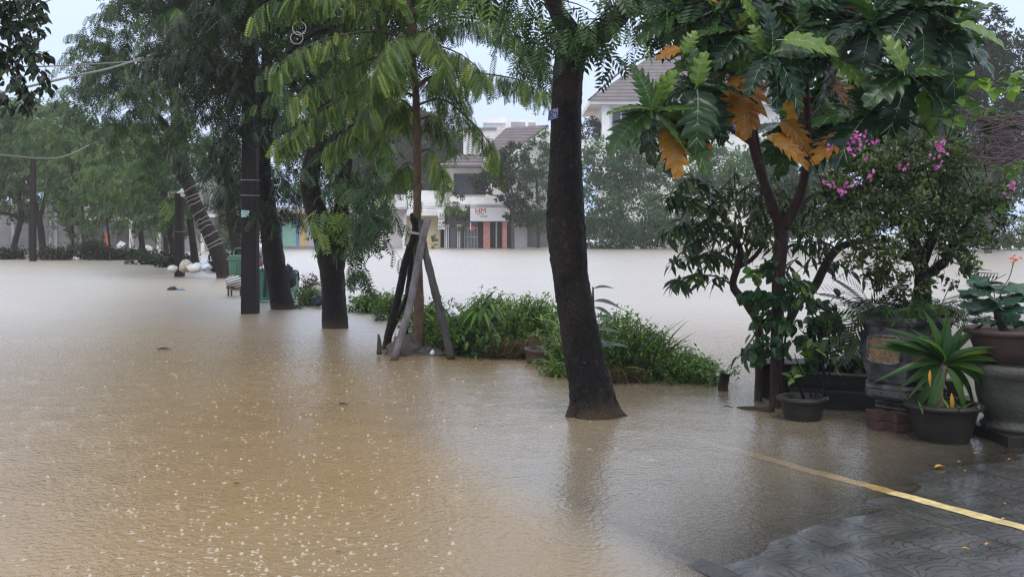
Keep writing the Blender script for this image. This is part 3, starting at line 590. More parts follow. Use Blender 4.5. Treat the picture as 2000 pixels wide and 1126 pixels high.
# B: the propped young tree
def gB(lb, rg, tw):
    T = PIN9
    Ls = [([(803, 80), (740, 62), (660, 70), (590, 95), (538, 132)], 13.2, 12.3, 60), ([(806, 120), (740, 112), (670, 140), (610, 168), (568, 195)], 13.2, 12.5, 50), ([(811, 190), (755, 165), (680, 185), (610, 225), (540, 280)], 13.2, 12.4, 85),
          ([(803, 50), (720, 15), (620, -5), (540, 0), (495, 25)], 13.2, 12.8, 60), ([(814, 260), (765, 215), (705, 240), (640, 290)], 13.2, 13.6, 40), ([(805, 100), (750, 80), (690, 100), (640, 140)], 13.2, 14.2, 45),
          ([(815, 165), (870, 140), (960, 146), (1030, 160), (1078, 178)], 13.2, 12.6, 62), ([(815, 205), (865, 195), (915, 232), (950, 272), (978, 318)], 13.2, 12.7, 34), ([(806, 75), (880, 35), (960, 45), (1020, 75), (1062, 118)], 13.2, 13.0, 70),
          ([(815, 235), (845, 228), (868, 250), (886, 288)], 13.2, 13.8, 16), ([(816, 300), (840, 292), (860, 325), (868, 365)], 13.2, 12.9, 16), ([(807, 110), (850, 90), (905, 110), (950, 150)], 13.2, 12.1, 50), ([(812, 175), (850, 150), (890, 170), (915, 205)], 13.2, 14.2, 26),
          ([(800, 40), (850, -10), (920, -20), (985, 20)], 13.2, 12.2, 60), ([(800, 30), (760, -30), (700, -50), (640, -30)], 13.2, 12.0, 60), ([(806, 100), (790, 70), (760, 90), (730, 150)], 13.2, 11.8, 40), ([(812, 150), (790, 120), (750, 150), (715, 215)], 13.2, 11.9, 42), ([(806, 90), (825, 60), (850, 80), (870, 130)], 13.2, 11.9, 36),
          ([(813, 225), (785, 195), (755, 220), (735, 280)], 13.2, 13.9, 26), ([(798, 0), (830, -60), (900, -90), (980, -70)], 13.2, 13.2, 50), ([(798, 0), (750, -70), (660, -100), (580, -80)], 13.2, 13.2, 50), ([(815, 330), (795, 318), (770, 345), (752, 395)], 13.2, 13.8, 16)]
    for i, (pts, d0, d1, n) in enumerate(Ls):
        limb(lb, rg, pxpath(pts, d0, d1), T, .29, int(n * 3.2), hang=1.25, tone=.45 + .25 * rg.random() - .12 * (d1 > 13.5), tw=tw, r0=.018)
    crown(lb, rg, [(800, 0, 13.2, 60, 70, .6), (790, -120, 13.2, 160, 90, 1.2)], 46, T, .29, .7, 9, .5, 1.2, tw=tw)
tB = street_tree("slender mottled young tree propped by dark stakes, with arching drooping sprays", "young_tree",
    [[(817, 705, 13.2, 30), (817, 680, 13.2, 25), (818, 600, 13.2, 20), (816, 500, 13.2, 17), (815, 430, 13.2, 15), (815, 330, 13.2, 16), (815, 250, 13.2, 15), (812, 180, 13.2, 14), (806, 100, 13.2, 12), (800, 10, 13.2, 10), (795, -110, 13.2, 6)]],
    (817, 690, 13.17), M_barkB, gB, M_leafB, 22, rough=.04, sides=16, step=.06)
# C: the forked tree
def gC(lb, rg, tw):
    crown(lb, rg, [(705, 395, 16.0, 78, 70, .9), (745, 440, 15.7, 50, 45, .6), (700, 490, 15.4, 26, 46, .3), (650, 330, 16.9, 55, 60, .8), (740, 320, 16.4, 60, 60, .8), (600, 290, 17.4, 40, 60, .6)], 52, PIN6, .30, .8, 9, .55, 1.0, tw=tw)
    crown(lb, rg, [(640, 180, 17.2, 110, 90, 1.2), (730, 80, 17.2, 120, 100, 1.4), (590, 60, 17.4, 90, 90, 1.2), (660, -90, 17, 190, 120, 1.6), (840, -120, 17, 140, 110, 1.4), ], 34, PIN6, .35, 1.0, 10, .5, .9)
    crown(lb, rg, [(540, -220, 17.5, 220, 120, 1.8), (760, -230, 17, 170, 120, 1.8), (640, -100, 17.5, 220, 100, 1.6), (620, -360, 17.5, 200, 100, 1.6)], 44, PIN6, .6, 1.1, 10, .5, .8)  # unseen upper foliage, added thick to darken the reflection in the water
    for pts in ([(650, 470), (640, 420), (625, 405), (610, 435)], [(668, 440), (660, 415), (690, 420), (700, 450)], [(640, 430), (650, 410), (640, 425), (632, 455)]): limb(lb, rg, pxpath(pts, 16.6, 15.9), PIN6, .34, 16, tone=.9, tw=tw, r0=.012)
tC = street_tree("dark forked trunk left of the propped young tree, its low branches hanging to the water", "street_tree",
    [[(655, 660, 16.6, 58), (655, 640, 16.6, 51), (653, 590, 16.6, 47), (648, 530, 16.6, 48), (641, 480, 16.6, 52), (624, 430, 16.6, 44), (609, 385, 16.6, 38), (606, 340, 16.6, 36), (613, 300, 16.6, 33), (626, 240, 16.6, 28), (636, 160, 16.6, 24), (640, 60, 16.7, 20), (650, -80, 16.7, 12)],
     [(652, 530, 16.6, 40), (660, 480, 16.6, 38), (664, 440, 16.6, 32), (668, 390, 16.6, 28), (676, 320, 16.6, 24), (692, 240, 16.7, 20), (715, 120, 16.8, 14), (760, 0, 16.9, 9)],
     [(628, 250, 16.6, 18), (600, 200, 16.8, 15), (560, 150, 17, 12), (520, 120, 17.2, 8)], [(560, 105, 15.6, 8), (600, 70, 15.6, 12), (650, 48, 15.7, 14), (700, 22, 15.9, 15), (735, -5, 16.1, 16), (770, -40, 16.5, 14)]],
    (655, 640, 16.58), M_bark, gC, M_leafA, 33, rough=.04, sides=22, step=.07)
# D: leaning tree behind the near pole
def gD(lb, rg, tw):
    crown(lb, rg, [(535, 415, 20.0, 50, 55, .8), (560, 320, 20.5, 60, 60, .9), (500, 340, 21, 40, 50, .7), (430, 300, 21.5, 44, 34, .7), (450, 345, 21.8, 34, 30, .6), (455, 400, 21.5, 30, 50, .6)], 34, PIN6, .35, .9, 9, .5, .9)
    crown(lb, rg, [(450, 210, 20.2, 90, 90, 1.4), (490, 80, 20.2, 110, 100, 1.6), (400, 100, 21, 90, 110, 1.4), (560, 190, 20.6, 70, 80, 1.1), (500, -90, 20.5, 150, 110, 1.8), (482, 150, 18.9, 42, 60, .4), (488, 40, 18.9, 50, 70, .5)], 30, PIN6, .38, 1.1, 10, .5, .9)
tD = street_tree("dark trunk leaning behind the thick near pole, flaring where it meets the water", "street_tree",
    [[(556, 620, 20.5, 62), (553, 603, 20.5, 48), (545, 560, 20.5, 42), (535, 500, 20.5, 42), (525, 430, 20.5, 38), (517, 360, 20.5, 28), (515, 290, 20.5, 24), (515, 210, 20.5, 22), (520, 100, 20.5, 18), (510, -40, 20.5, 12)],
     [(517, 240, 20.5, 16), (480, 180, 20.6, 14), (440, 130, 20.8, 10), (390, 90, 21, 6)]],
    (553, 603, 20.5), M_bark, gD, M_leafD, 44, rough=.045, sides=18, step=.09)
# F: leaning tree wound with string lights
F_PATH = [(446, 556, 33.5, 38), (440, 540, 33.5, 34), (432, 510, 33.5, 31), (414, 465, 33.5, 30), (394, 425, 33.5, 27), (378, 390, 33.5, 26), (368, 360, 33.5, 26), (352, 330, 33.5, 28), (345, 290, 33.5, 26), (345, 230, 33.5, 22), (338, 150, 33.5, 18), (330, 40, 33.5, 12)]
def gF(lb, rg, tw):
    crown(lb, rg, [(290, 70, 33, 140, 80, 2.2), (250, 150, 32.5, 95, 55, 1.8), (330, 185, 32, 100, 45, 1.8), (390, 60, 32.5, 90, 100, 2.2), (230, 215, 33, 60, 30, 1.3), (190, 110, 33, 50, 60, 1.3), (270, 265, 32.5, 60, 45, 1.3), (370, 260, 31.5, 50, 50, 1.1), (150, 180, 34, 34, 36, .9)], 22, PIN6, .44, 1.2, 10, .5, .9)
    crown(lb, rg, [(350, -60, 33, 120, 80, 2.6), (400, -180, 33, 120, 100, 2.6)], 17, PIN6, .75, 1.4, 10, .5, .9)
tF = street_tree("leaning trunk wound with white string lights, under the broad crown at upper left", "street_tree", [F_PATH, [(346, 280, 33.5, 18), (310, 230, 33.6, 14), (260, 170, 33.8, 10), (200, 130, 34, 6)]],
    (440, 540, 33.5), M_barkC, gF, M_leafA, 55, rough=.05, sides=14, step=.12)
# trees further along the row
def row_tree(label, px, py, trunk, blobs, seed, bark=M_barkC, leaf=M_leafG, dens=16, fl=.48, tm=PIN4, name="street_tree"):
    d = dist(py)
    def g(lb, rg, tw): crown(lb, rg, [(a, b_ - 14, d + e, c, f, h) for a, b_, e, c, f, h in blobs], dens, tm, fl, 1.2, 7, .45, .7)
    return street_tree(label, name, [[(a, b_, d, w) for a, b_, w in p] for p in trunk], (px, py, d), bark, g, leaf, seed, ROW if False else None, rough=.06, sides=10, step=.25)
row_tree("dark trunk just behind the string light tree, shaded by low branches", 470, 528, [[(472, 540, 26), (468, 510, 24), (458, 460, 22), (450, 410, 20), (445, 340, 16), (440, 250, 12)]], [(330, 330, 0, 75, 60, 1.8), (310, 400, 0, 70, 50, 1.6), (400, 300, 0, 60, 50, 1.6), (470, 330, 0, 60, 60, 1.6)], 61, leaf=M_leafA)
row_tree("thin tree with netting and props behind the middle pole", 380, 522, [[(382, 530, 17), (378, 480, 14), (370, 420, 12), (365, 340, 9), (360, 260, 6)]], [(360, 300, 0, 60, 60, 1.8), (300, 350, 0, 50, 50, 1.6), (340, 430, 0, 40, 35, 1.2)], 62)
row_tree("dark slanting trunk touching the middle pole from behind", 342, 516, [[(344, 524, 16), (338, 480, 15), (330, 430, 14), (320, 370, 12), (312, 290, 8)]], [(290, 310, 0, 70, 55, 2), (250, 370, 0, 55, 50, 1.8), (310, 420, 0, 45, 40, 1.4)], 63)
row_tree("short stout trunk between the middle pole and the speckled trunk", 324, 506, [[(325, 512, 12), (324, 470, 10), (322, 410, 9), (318, 330, 6)]], [(320, 400, 0, 40, 50, 1.6), (290, 300, 0, 60, 60, 2)], 64)
row_tree("trunk with pale speckles standing in the low hedge", 278, 503, [[(281, 510, 14), (277, 470, 11), (272, 430, 10), (266, 370, 9), (258, 300, 6)]], [(260, 340, 0, 60, 60, 2), (220, 300, 0, 50, 50, 2), (240, 410, 0, 50, 36, 1.6)], 65)
row_tree("very thin sapling beside the orange door post", 213, 509, [[(215, 514, 5), (213, 470, 4.4), (208, 420, 4), (209, 350, 3)]], [(205, 340, 0, 50, 60, 1.6), (180, 400, 0, 40, 36, 1.3)], 66, name="young_tree")
row_tree("thin straight young tree with low foliage down its stem", 142, 505, [[(143, 512, 6), (142, 470, 5), (140, 410, 5), (141, 320, 4)]], [(140, 340, 0, 60, 70, 2), (120, 420, 0, 30, 34, 1), (160, 440, 0, 34, 26, 1), (100, 280, 0, 60, 50, 2)], 67, name="young_tree")
row_tree("stout forked trunk just right of the far left pole", 85, 499, [[(86, 506, 16), (82, 470, 13), (78, 440, 13), (72, 420, 14), (62, 380, 12), (52, 310, 9)], [(76, 430, 9), (90, 380, 8), (100, 310, 6)]], [(60, 300, 0, 75, 60, 2.4), (30, 250, 0, 60, 50, 2.2), (120, 250, 0, 50, 40, 2), (90, 350, 0, 60, 40, 2)], 68)
row_tree("bent trunk leaning right near the left edge of the flood", 25, 497, [[(22, 504, 13), (30, 470, 11), (38, 440, 11), (42, 420, 11), (36, 380, 9), (34, 320, 7)], [(40, 428, 8), (20, 418, 6), (-10, 416, 4)]], [(10, 330, 0, 60, 60, 2.4), (-40, 280, 0, 60, 70, 2.4), (20, 400, 0, 40, 24, 1.6), (40, 230, 0, 50, 30, 1.8)], 69)
# broad leaved branch hanging in at the top left
def gTL(lb, rg, tw):
    for pts, n in (([(-200, 60), (-80, 40), (20, 60), (75, 110)], 60), ([(-80, 40), (0, 10), (60, 5), (85, 40)], 55), ([(-80, 60), (-20, 100), (30, 150), (60, 215)], 50), ([(-60, 60), (10, 90), (60, 120), (100, 170)], 45), ([(-60, 20), (0, -10), (40, -20), (75, 0)], 45), ([(-120, 100), (-60, 140), (-10, 180), (20, 215)], 40), ([(-30, 90), (20, 110), (45, 160), (70, 205)], 24)):
        limb(lb, rg, pxpath(pts, 8.2, 7.6), T_leaf(.5, .12, .25), .085, int(n * 1.7), .9, .9, tone=.35, tw=tw, r0=.012, t0=.1)
    leafcloud(lb, rg, [(0, 60, 8, 60, 60, .3), (20, 100, 8, 60, 46, .3), (40, 50, 8, 46, 46, .25), (60, 150, 8, 28, 46, .2), (20, 10, 8, 60, 30, .3), (-20, 150, 8, 40, 50, .3)], 2400, T_leaf(.5, .12, .25), .078, hang=1)
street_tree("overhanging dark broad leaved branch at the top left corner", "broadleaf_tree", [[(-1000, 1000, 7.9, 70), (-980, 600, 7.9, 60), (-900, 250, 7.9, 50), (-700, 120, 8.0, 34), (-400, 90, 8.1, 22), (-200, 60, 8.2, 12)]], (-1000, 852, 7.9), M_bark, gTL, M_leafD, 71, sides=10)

# ---- trees on the far bank
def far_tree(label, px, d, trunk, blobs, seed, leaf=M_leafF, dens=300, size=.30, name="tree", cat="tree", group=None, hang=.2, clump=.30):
    t = thing(name, label, cat, base_of(px, d), group); rg = np.random.default_rng(seed); lb = LB()
    if trunk:
        tr = MB()
        for i, p in enumerate(trunk): trunkmesh(tr, [(a, b_, d, w) for a, b_, w in p], n=8, rough=.06, step=.4, seed=seed + i)
        tr.build("trunk", M_barkG, t)
    leafcloud(lb, rg, [(a, b_, d + e, c, f, h) for a, b_, e, c, f, h in blobs], dens * 1.3, DIA, size * 1.08, clump * .95, hang=hang); lb.build("crown", leaf, t); return t
far_tree("dark thin crowned tree standing in the water before the pink pillars", 1000, 83, [[(1001, 494, 8), (1001, 440, 7), (998, 410, 6), (985, 370, 4), (970, 330, 2)], [(999, 420, 5), (1010, 380, 4), (1016, 330, 2.5)], [(997, 405, 4), (975, 385, 3), (950, 378, 1.5)]],
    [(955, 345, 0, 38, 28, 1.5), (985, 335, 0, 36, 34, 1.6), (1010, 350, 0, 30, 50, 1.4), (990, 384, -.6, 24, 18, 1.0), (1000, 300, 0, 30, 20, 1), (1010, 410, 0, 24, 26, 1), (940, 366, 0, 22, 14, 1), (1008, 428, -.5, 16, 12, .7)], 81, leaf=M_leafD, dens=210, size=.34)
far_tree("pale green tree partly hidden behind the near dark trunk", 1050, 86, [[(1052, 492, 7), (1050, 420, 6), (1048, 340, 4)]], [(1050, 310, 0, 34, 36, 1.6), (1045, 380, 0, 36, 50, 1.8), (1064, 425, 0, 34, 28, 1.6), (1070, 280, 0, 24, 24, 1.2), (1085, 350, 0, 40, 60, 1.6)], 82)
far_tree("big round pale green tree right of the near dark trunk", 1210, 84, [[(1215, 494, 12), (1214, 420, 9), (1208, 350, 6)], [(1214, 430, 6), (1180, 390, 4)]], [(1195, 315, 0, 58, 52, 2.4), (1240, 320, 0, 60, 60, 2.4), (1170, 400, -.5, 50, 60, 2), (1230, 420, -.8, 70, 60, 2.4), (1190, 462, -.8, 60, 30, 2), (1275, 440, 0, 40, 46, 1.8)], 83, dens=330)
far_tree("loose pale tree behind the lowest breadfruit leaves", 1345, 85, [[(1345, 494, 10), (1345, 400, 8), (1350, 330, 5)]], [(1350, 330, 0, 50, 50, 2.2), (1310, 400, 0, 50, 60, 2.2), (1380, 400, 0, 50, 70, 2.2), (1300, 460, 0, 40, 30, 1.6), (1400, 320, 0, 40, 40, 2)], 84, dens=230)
far_tree("small dark treetop above the low white wall", 1152, 100, None, [(1150, 258, 0, 26, 24, 2), (1165, 250, 0, 20, 22, 2)], 85, leaf=M_leafD, dens=260)
far_tree("yellow green bushy tree between the vertical sign and the wide shop sign", 900, 85, [[(902, 492, 4), (902, 440, 3)]], [(893, 425, 0, 22, 24, 1.4), (898, 402, 0, 20, 20, 1.2), (885, 415, 0, 14, 16, .9)], 86, leaf=M_leafB, dens=240)
far_tree("small grey bush at the foot of the cream wall", 841, 83, None, [(841, 475, 0, 12, 14, .7)], 87, dens=160)
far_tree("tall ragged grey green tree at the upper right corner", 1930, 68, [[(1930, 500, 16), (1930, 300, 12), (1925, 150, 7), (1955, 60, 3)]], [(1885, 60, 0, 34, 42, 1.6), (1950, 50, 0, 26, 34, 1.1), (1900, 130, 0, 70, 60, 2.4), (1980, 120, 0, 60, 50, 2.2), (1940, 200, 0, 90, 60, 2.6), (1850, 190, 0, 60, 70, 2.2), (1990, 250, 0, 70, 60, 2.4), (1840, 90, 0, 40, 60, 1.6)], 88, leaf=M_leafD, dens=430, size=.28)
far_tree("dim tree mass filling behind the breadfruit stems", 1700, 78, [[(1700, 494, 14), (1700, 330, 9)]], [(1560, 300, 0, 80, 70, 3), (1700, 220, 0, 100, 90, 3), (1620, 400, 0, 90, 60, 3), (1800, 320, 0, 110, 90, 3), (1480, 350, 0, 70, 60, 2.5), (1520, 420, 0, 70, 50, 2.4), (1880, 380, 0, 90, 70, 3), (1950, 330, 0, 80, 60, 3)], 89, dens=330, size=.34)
far_tree("green bushes along the far bank at the right edge", 1950, 80, None, [(1930, 458, 0, 44, 30, 2), (1985, 450, -1, 50, 40, 2.4), (1890, 470, 0, 30, 20, 1.4), (1960, 478, -1, 50, 16, 1.6), (2050, 450, -1, 50, 44, 2.4), (1850, 462, 0, 50, 30, 1.8), (1900, 440, -1, 46, 36, 2), (1790, 470, 0, 50, 24, 1.6), (1700, 474, 0, 60, 18, 1.6)], 90, leaf=M_leafB, dens=260, size=.26, name="bush", cat="bush")
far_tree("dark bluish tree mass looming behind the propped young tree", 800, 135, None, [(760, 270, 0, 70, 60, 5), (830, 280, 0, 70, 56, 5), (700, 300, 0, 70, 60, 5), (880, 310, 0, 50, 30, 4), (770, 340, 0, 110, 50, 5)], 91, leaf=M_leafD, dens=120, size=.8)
far_tree("round tree before the grey boundary wall at far left", 60, 70, [[(60, 500, 7), (58, 430, 5)]], [(40, 400, 0, 50, 30, 2), (-10, 380, 0, 50, 50, 2)], 92, dens=200)
far_tree("tall tree closing the end of the row behind the left trunks", 150, 66, [[(165, 498, 9), (162, 430, 7), (155, 330, 5)]], [(90, 250, 0, 90, 50, 3), (60, 330, 0, 90, 60, 3), (150, 310, 0, 70, 60, 3), (230, 320, 0, 80, 70, 3), (180, 390, 0, 70, 40, 2.4), (-30, 240, 0, 60, 60, 3)], 93, leaf=M_leafG, dens=200, size=.36)
far_tree("soft green trees behind the string light trunk and the green bin", 470, 76, [[(470, 496, 8), (468, 420, 6)]], [(440, 380, 0, 50, 50, 2.4), (490, 420, 0, 50, 50, 2.4), (450, 455, 0, 46, 30, 2), (505, 360, 0, 40, 50, 2)], 95, leaf=M_leafG, dens=230)
far_tree("leafy bush at the water's edge before the grey shops", 158, 66, None, [(160, 465, 0, 20, 26, 1.2), (150, 440, 0, 22, 22, 1.2)], 94, leaf=M_leafG, dens=200, size=.25, name="bush", cat="bush")

# ---- poles
M_pole = solid("pole_concrete", (.009, .006, .0065), .6, spec=.25, var=.4, scale=6, bump=.35, bscale=22, stretch=(1, 1, .15))
M_paper = solid("paper", (.40, .62, .62), .6, var=.15, scale=30)
M_wire = solid("pale_wire", (.30, .30, .30), .5)
M_cable = solid("grey_cable", (.16, .17, .16), .5)
M_wired = solid("dark_wire", (.03, .03, .03), .5)
def pole(label, px, py, w, bands, ytop=-300):
    d = dist(py); g = G(px, py); t = thing("utility_pole", label, "pole", g); r = w / F * d
    zt = P(px, ytop, d)[2]; mb = MB(); mb.box((g[0], g[1] + r * .5, (zt - .4) / 2), (r, r * .95, zt + .4), top=.80); mb.build("shaft", M_pole, t, smooth=False, bevel=.012)
    for yb in bands:
        z = P(px, yb, d)[2]; k = 1 - .20 * (z + .4) / (zt + .4)
        mb = MB(); s_ = r * k + .012; c = (g[0], g[1] + r * .5)
        pts = [(c[0] - s_ / 2, c[1] - s_ / 2, z), (c[0] + s_ / 2, c[1] - s_ / 2, z - .004), (c[0] + s_ / 2, c[1] + s_ / 2, z), (c[0] - s_ / 2, c[1] + s_ / 2, z), (c[0] - s_ / 2, c[1] - s_ / 2, z)]
        for a_, b2 in zip(pts, pts[1:]): mb.tube([a_, b2], .009, n=5)
        mb.build("wire_band", M_wire, t)
    return t, d
p1, d1 = pole("thick dark square pole standing nearest, with a mint paper notice", 485, 613, 31, (351, 381), -80)
p2, d2 = pole("dark square pole in the middle distance beside the white sandbags", 348, 540, 17, (452,), 374)
p3, d3 = pole("farthest dark pole at the left among distant trunks", 62, 510, 10.5, (), 310)
pn = thing("paper_notice", "small torn mint paper notice stuck on the thick near pole", "notice", P(478, 416, d1 - .03)); 
q = [P(471, 410, d1 - .02), P(487, 411, d1 - .02), P(486, 417, d1 - .025), P(485.5, 423, d1 - .03), P(471.5, 424, d1 - .02)]
mb = MB(); q = np.array(q); mb.add(np.concatenate([q, q + [0, .012, 0]]), [(0, 1, 2, 3, 4), (9, 8, 7, 6, 5)] + [(i, (i + 5), (i + 1) % 5 + 5, (i + 1) % 5) for i in range(5)]); mb.build("sheet", M_paper, pn, smooth=False)
mb = MB(); 
for yy in (414, 417, 420): mb.box(P(478.5, yy, d1 - .034), (.10, .004, .008))
mb.build("printed_lines", M_wire, pn, smooth=False)
# mid pole lamp
la = thing("street_lamp", "small white hooded lamp on an arm at the top of the middle pole", "lamp", P(357, 374, d2 - .05))
mb = MB(); mb.lathe([(.05, .10), (.09, .05), (.18, -.02), (.20, -.06), (.0, -.06)], P(357, 374, d2), n=16); mb.build("lamp_shade", M_signw, la)
mb = MB(); mb.lathe([(.0, -.06), (.075, -.07), (.085, -.14), (.0, -.19)], P(357, 374, d2), n=12); mb.build("bulb", M_signw, la)
mb = MB(); mb.tube([P(338, 375, d2), P(345, 375, d2), P(355, 374, d2)], .016, n=6); mb.tube([P(357, 371, d2), P(362, 366, d2), P(368, 370, d2), P(376, 366, d2)], .012, n=6); mb.build("arm", M_wire, la)

# ---- string lights wound on trunks
def windings(name, label, path, y0, y1, turns, d, grow=1.05, seed=0):
    q = np.random.default_rng(seed); pa = np.array(path, float); ys = pa[::-1, 1]; xs = pa[::-1, 0]; ws = pa[::-1, 3]
    t = thing(name, label, "string lights", P(np.interp(y1, ys, xs), y1, d)); pts = []
    for i in range(turns * 14 + 1):
        a = 2 * np.pi * i / 14; k = i / (turns * 14); y = y0 + (y1 - y0) * (k + .03 * math.sin(k * 17)); x = np.interp(y, ys, xs); w = np.interp(y, ys, ws) / 2 / F * d * grow + .02
        c = P(x, y, d); pts.append(c + np.array([math.cos(a) * w * .9, -math.sin(a) * w, .35 * w * math.cos(a) + .02 * q.normal()]))
    mb = MB(); mb.tube(pts, .013, n=6, step=.08); mb.build("light_cord", M_wire, t); return t
windings("string_lights", "white cord of lights wound up the leaning trunk at left", F_PATH, 366, 490, 11, 33.5, 1.0)
T2 = [(509, 540, 30, 20), (509, 470, 30, 20)]
# ---- cables
def cable(label, pts, r=.012, mat=M_cable):
    o = MB(); o.tube(pts, r, n=6, step=.5); ob = o.build("overhead_cable", mat); return tag(ob, label, "cable")
cable("thin pale cable running level across the upper left crowns", [P(-260, 137, 12), P(0, 131, 19), P(150, 127, 24), P(380, 112, 33)], .016)
cable("thicker pale cable dropping left below the level one", [P(-100, 205, 19), P(130, 152, 22), P(220, 132, 25), P(305, 104, 28)], .026)
cable("sagging pale cable low across the left trees", [P(-260, 285, 26), P(0, 303, 30), P(80, 309, 33), P(130, 304, 36), P(200, 270, 42)], .022)
cable("dark cable crossing the sky at the top left corner", [P(-200, 90, 14), P(55, 19, 18), P(105, -3, 20), P(260, -70, 30)], .012, M_wired)
cable("dark cable crossing the small sky gap above the left trees", [P(60, 240, 60), P(150, 212, 60), P(200, 200, 60), P(330, 170, 60)], .02, M_wired)
for i, yy in enumerate((404, 407)): cable(["upper", "lower"][i] + " thin dark cable strung along the far shop fronts", [P(700, yy + 3, 83), P(860, yy, 83), P(1010, yy - 3, 83), P(1130, yy, 83)], .018, M_wired)
for i, yy in enumerate((347, 356)): cable(["upper", "lower"][i] + " thin dark cable before the upper window of the white shophouse", [P(700, yy + 6, 84), P(860, yy, 84), P(930, yy + 2, 84), P(1130, yy - 4, 84)], .014, M_wired)

# ================================================================= THINGS AROUND THE TRUNKS
# coils of pale wire on the branch
for i, (x, y, r, lab) in enumerate(((584, 55, 13, "upper open coil of pale wire hanging on the dark branch"), (579, 74, 12, "lower fainter coil of wire hanging on the dark branch"), (661, 24, 9, "small coil of wire hung near the top of the dark branch"))):
    d = 15.5; c = P(x, y, d); rr = r / F * d; mb = MB(); a = np.linspace(0, 2 * np.pi * 2, 60)
    mb.tube([c + np.array([math.cos(k) * rr * (1 + .03 * math.sin(3 * k)), .02 * k / 6 + .02 * math.sin(k), math.sin(k) * rr]) for k in a], .006, n=5, step=.02)
    tag(mb.build("wire_coil", M_wire), lab, "wire coil", "wire coils on the branch")
# blue number plate on the near trunk
M_plate = solid("plate_blue", (.012, .014, .10), .35, var=.2)
pl = thing("number_plate", "small tilted blue enamel number plate nailed to the near dark trunk", "sign", P(1082, 223, 8.45))
A, B, C, D = P(1071.5, 216, 8.53), P(1090.5, 210.5, 8.42), P(1089.5, 230, 8.42), P(1070, 236, 8.53)
q = np.array([A, B, C, D]); nn = nrm(np.cross(q[1] - q[0], q[3] - q[0])); nn = nn if nn[1] > 0 else -nn
mb = MB(); mb.add(np.concatenate([q, q + nn * .006]), [(0, 1, 2, 3), (7, 6, 5, 4), (0, 4, 5, 1), (1, 5, 6, 2), (2, 6, 7, 3), (3, 7, 4, 0)]); mb.build("board", M_plate, pl, smooth=False)
M_pt = solid("plate_lettering", (.38, .38, .52), .5)
def onplate(u, v, off=.004): return A + (B - A) * u + (D - A) * v - nn * off
yaw = math.degrees(math.atan2(B[1] - A[1], B[0] - A[0])); rol = math.degrees(math.atan2(A[2] - B[2], B[0] - A[0]))
for s_, u, v, sz in (("HẺM", .72, .22, .024), ("62", .70, .66, .042), ("4", .40, .30, .024), ("1", .36, .78, .020)): text("lettering", s_, onplate(u, v), sz, M_pt, pl, rot=(90, -rol * 1.0, yaw), ext=.0015)
mb = MB(); e = .05
for u0, v0, u1, v1 in ((.04, .05, .96, .05), (.96, .05, .96, .95), (.96, .95, .04, .95), (.04, .95, .04, .05)): mb.tube([onplate(u0, v0, .003), onplate(u1, v1, .003)], .0016, n=5)
mb.build("border", M_pt, pl)
# red cord round the fork of the near trunk
mb = MB()
for k in range(2):
    pts = []
    for a in np.linspace(0, 2 * np.pi, 26): 
        c = P(1110, 78 + k * 3, 8.8); pts.append(c + np.array([math.cos(a) * (.158 - .01 * k), -math.sin(a) * .16, .045 * math.cos(a) - .035 * math.sin(a) - .02 * k]))
    mb.tube(pts, .005, n=5, step=.02)
tag(mb.build("rope_loop", solid("red_cord", (.30, .03, .03), .6)), "thin red cord tied round the near trunk below its fork", "cord")

# ---- stakes propping the young tree
def stake(label, pts, d0, d1, w0, w1, seed, mat=M_stake):
    ds = np.linspace(d0, d1, len(pts)); mb = MB(); pp = [P(x, y, d) for (x, y), d in zip(pts, ds)]
    mb.tube(pp, np.linspace(w0, w1, len(pts)) / 2 / F * np.mean(ds), n=12, rough=.05, step=.06, seed=seed); return tag(mb.build("support_stake", mat), label, "stake", "stakes propping the young tree")
M_stk2 = barkmat("stake_grey", (.05, .045, .05), (.21, .19, .20), scale=9)
stake("black crooked stake at the far left of the props, bowed in the middle", [(752, 690), (762, 640), (780, 570), (792, 510), (812, 450), (806, 425)], 13.3, 13.0, 17, 13, 1, M_bark)
stake("pale grey front stake crossing before the young trunk", [(769, 706), (784, 655), (802, 590), (815, 520), (826, 465), (835, 428)], 12.5, 13.0, 15, 15, 2, M_stk2)
stake("grey right stake leaning from the water up to the young trunk", [(882, 700), (867, 640), (850, 570), (836, 515), (826, 470), (821, 430)], 12.6, 13.05, 17, 13, 3)
stake("dark stake between the bowed one and the young trunk, behind", [(790, 670), (792, 620), (800, 550), (806, 500), (812, 455), (806, 418)], 13.9, 13.25, 14, 12, 4, M_bark)
stake("thin dark stake slanting low behind the props", [(756, 672), (775, 625), (800, 565), (812, 530)], 13.7, 13.4, 8, 7, 5, M_bark)
tag(MB().tube([P(740, 692, 12.95), P(741, 670, 12.95), P(739, 652, 12.95)], [.032, .028, .012], n=8, rough=.1, step=.05).build("stake_stub", M_stake), "short splintered stub beside the foot of the bowed stake", "stake")
mb = MB()
for k in range(3):
    a = np.linspace(0, 2 * np.pi, 22); c = P(816, 454 + k * 1.5, 13.1); mb.tube([c + np.array([math.cos(t) * .118, -math.sin(t) * .15, -.018 * math.cos(t)]) for t in a], .005, n=5, step=.03)
tag(mb.build("rope_binding", M_wire), "pale cord tying the stakes to the young trunk", "cord")
mb = MB(); q5 = np.random.default_rng(15)
for x, y, r_, h_ in ((786, 694, .20, .19), (804, 694, .16, .20), (820, 694, .24, .13), (840, 694, .17, .08), (772, 696, .13, .11), (758, 697, .14, .05), (872, 697, .16, .05), (892, 699, .14, .03), (800, 698, .2, .08)): mb.blob(P(x, y, 13.2 + .1 * q5.normal()) * [1, 1, 0], (r_, r_ * .9, h_), .26, int(x), 22, 14)
tag(mb.build("soil_mound", solid("wet_soil", (.075, .068, .062), .85, bump=1.0, bscale=25)), "small mound of grey soil at the foot of the propped young tree", "soil mound")
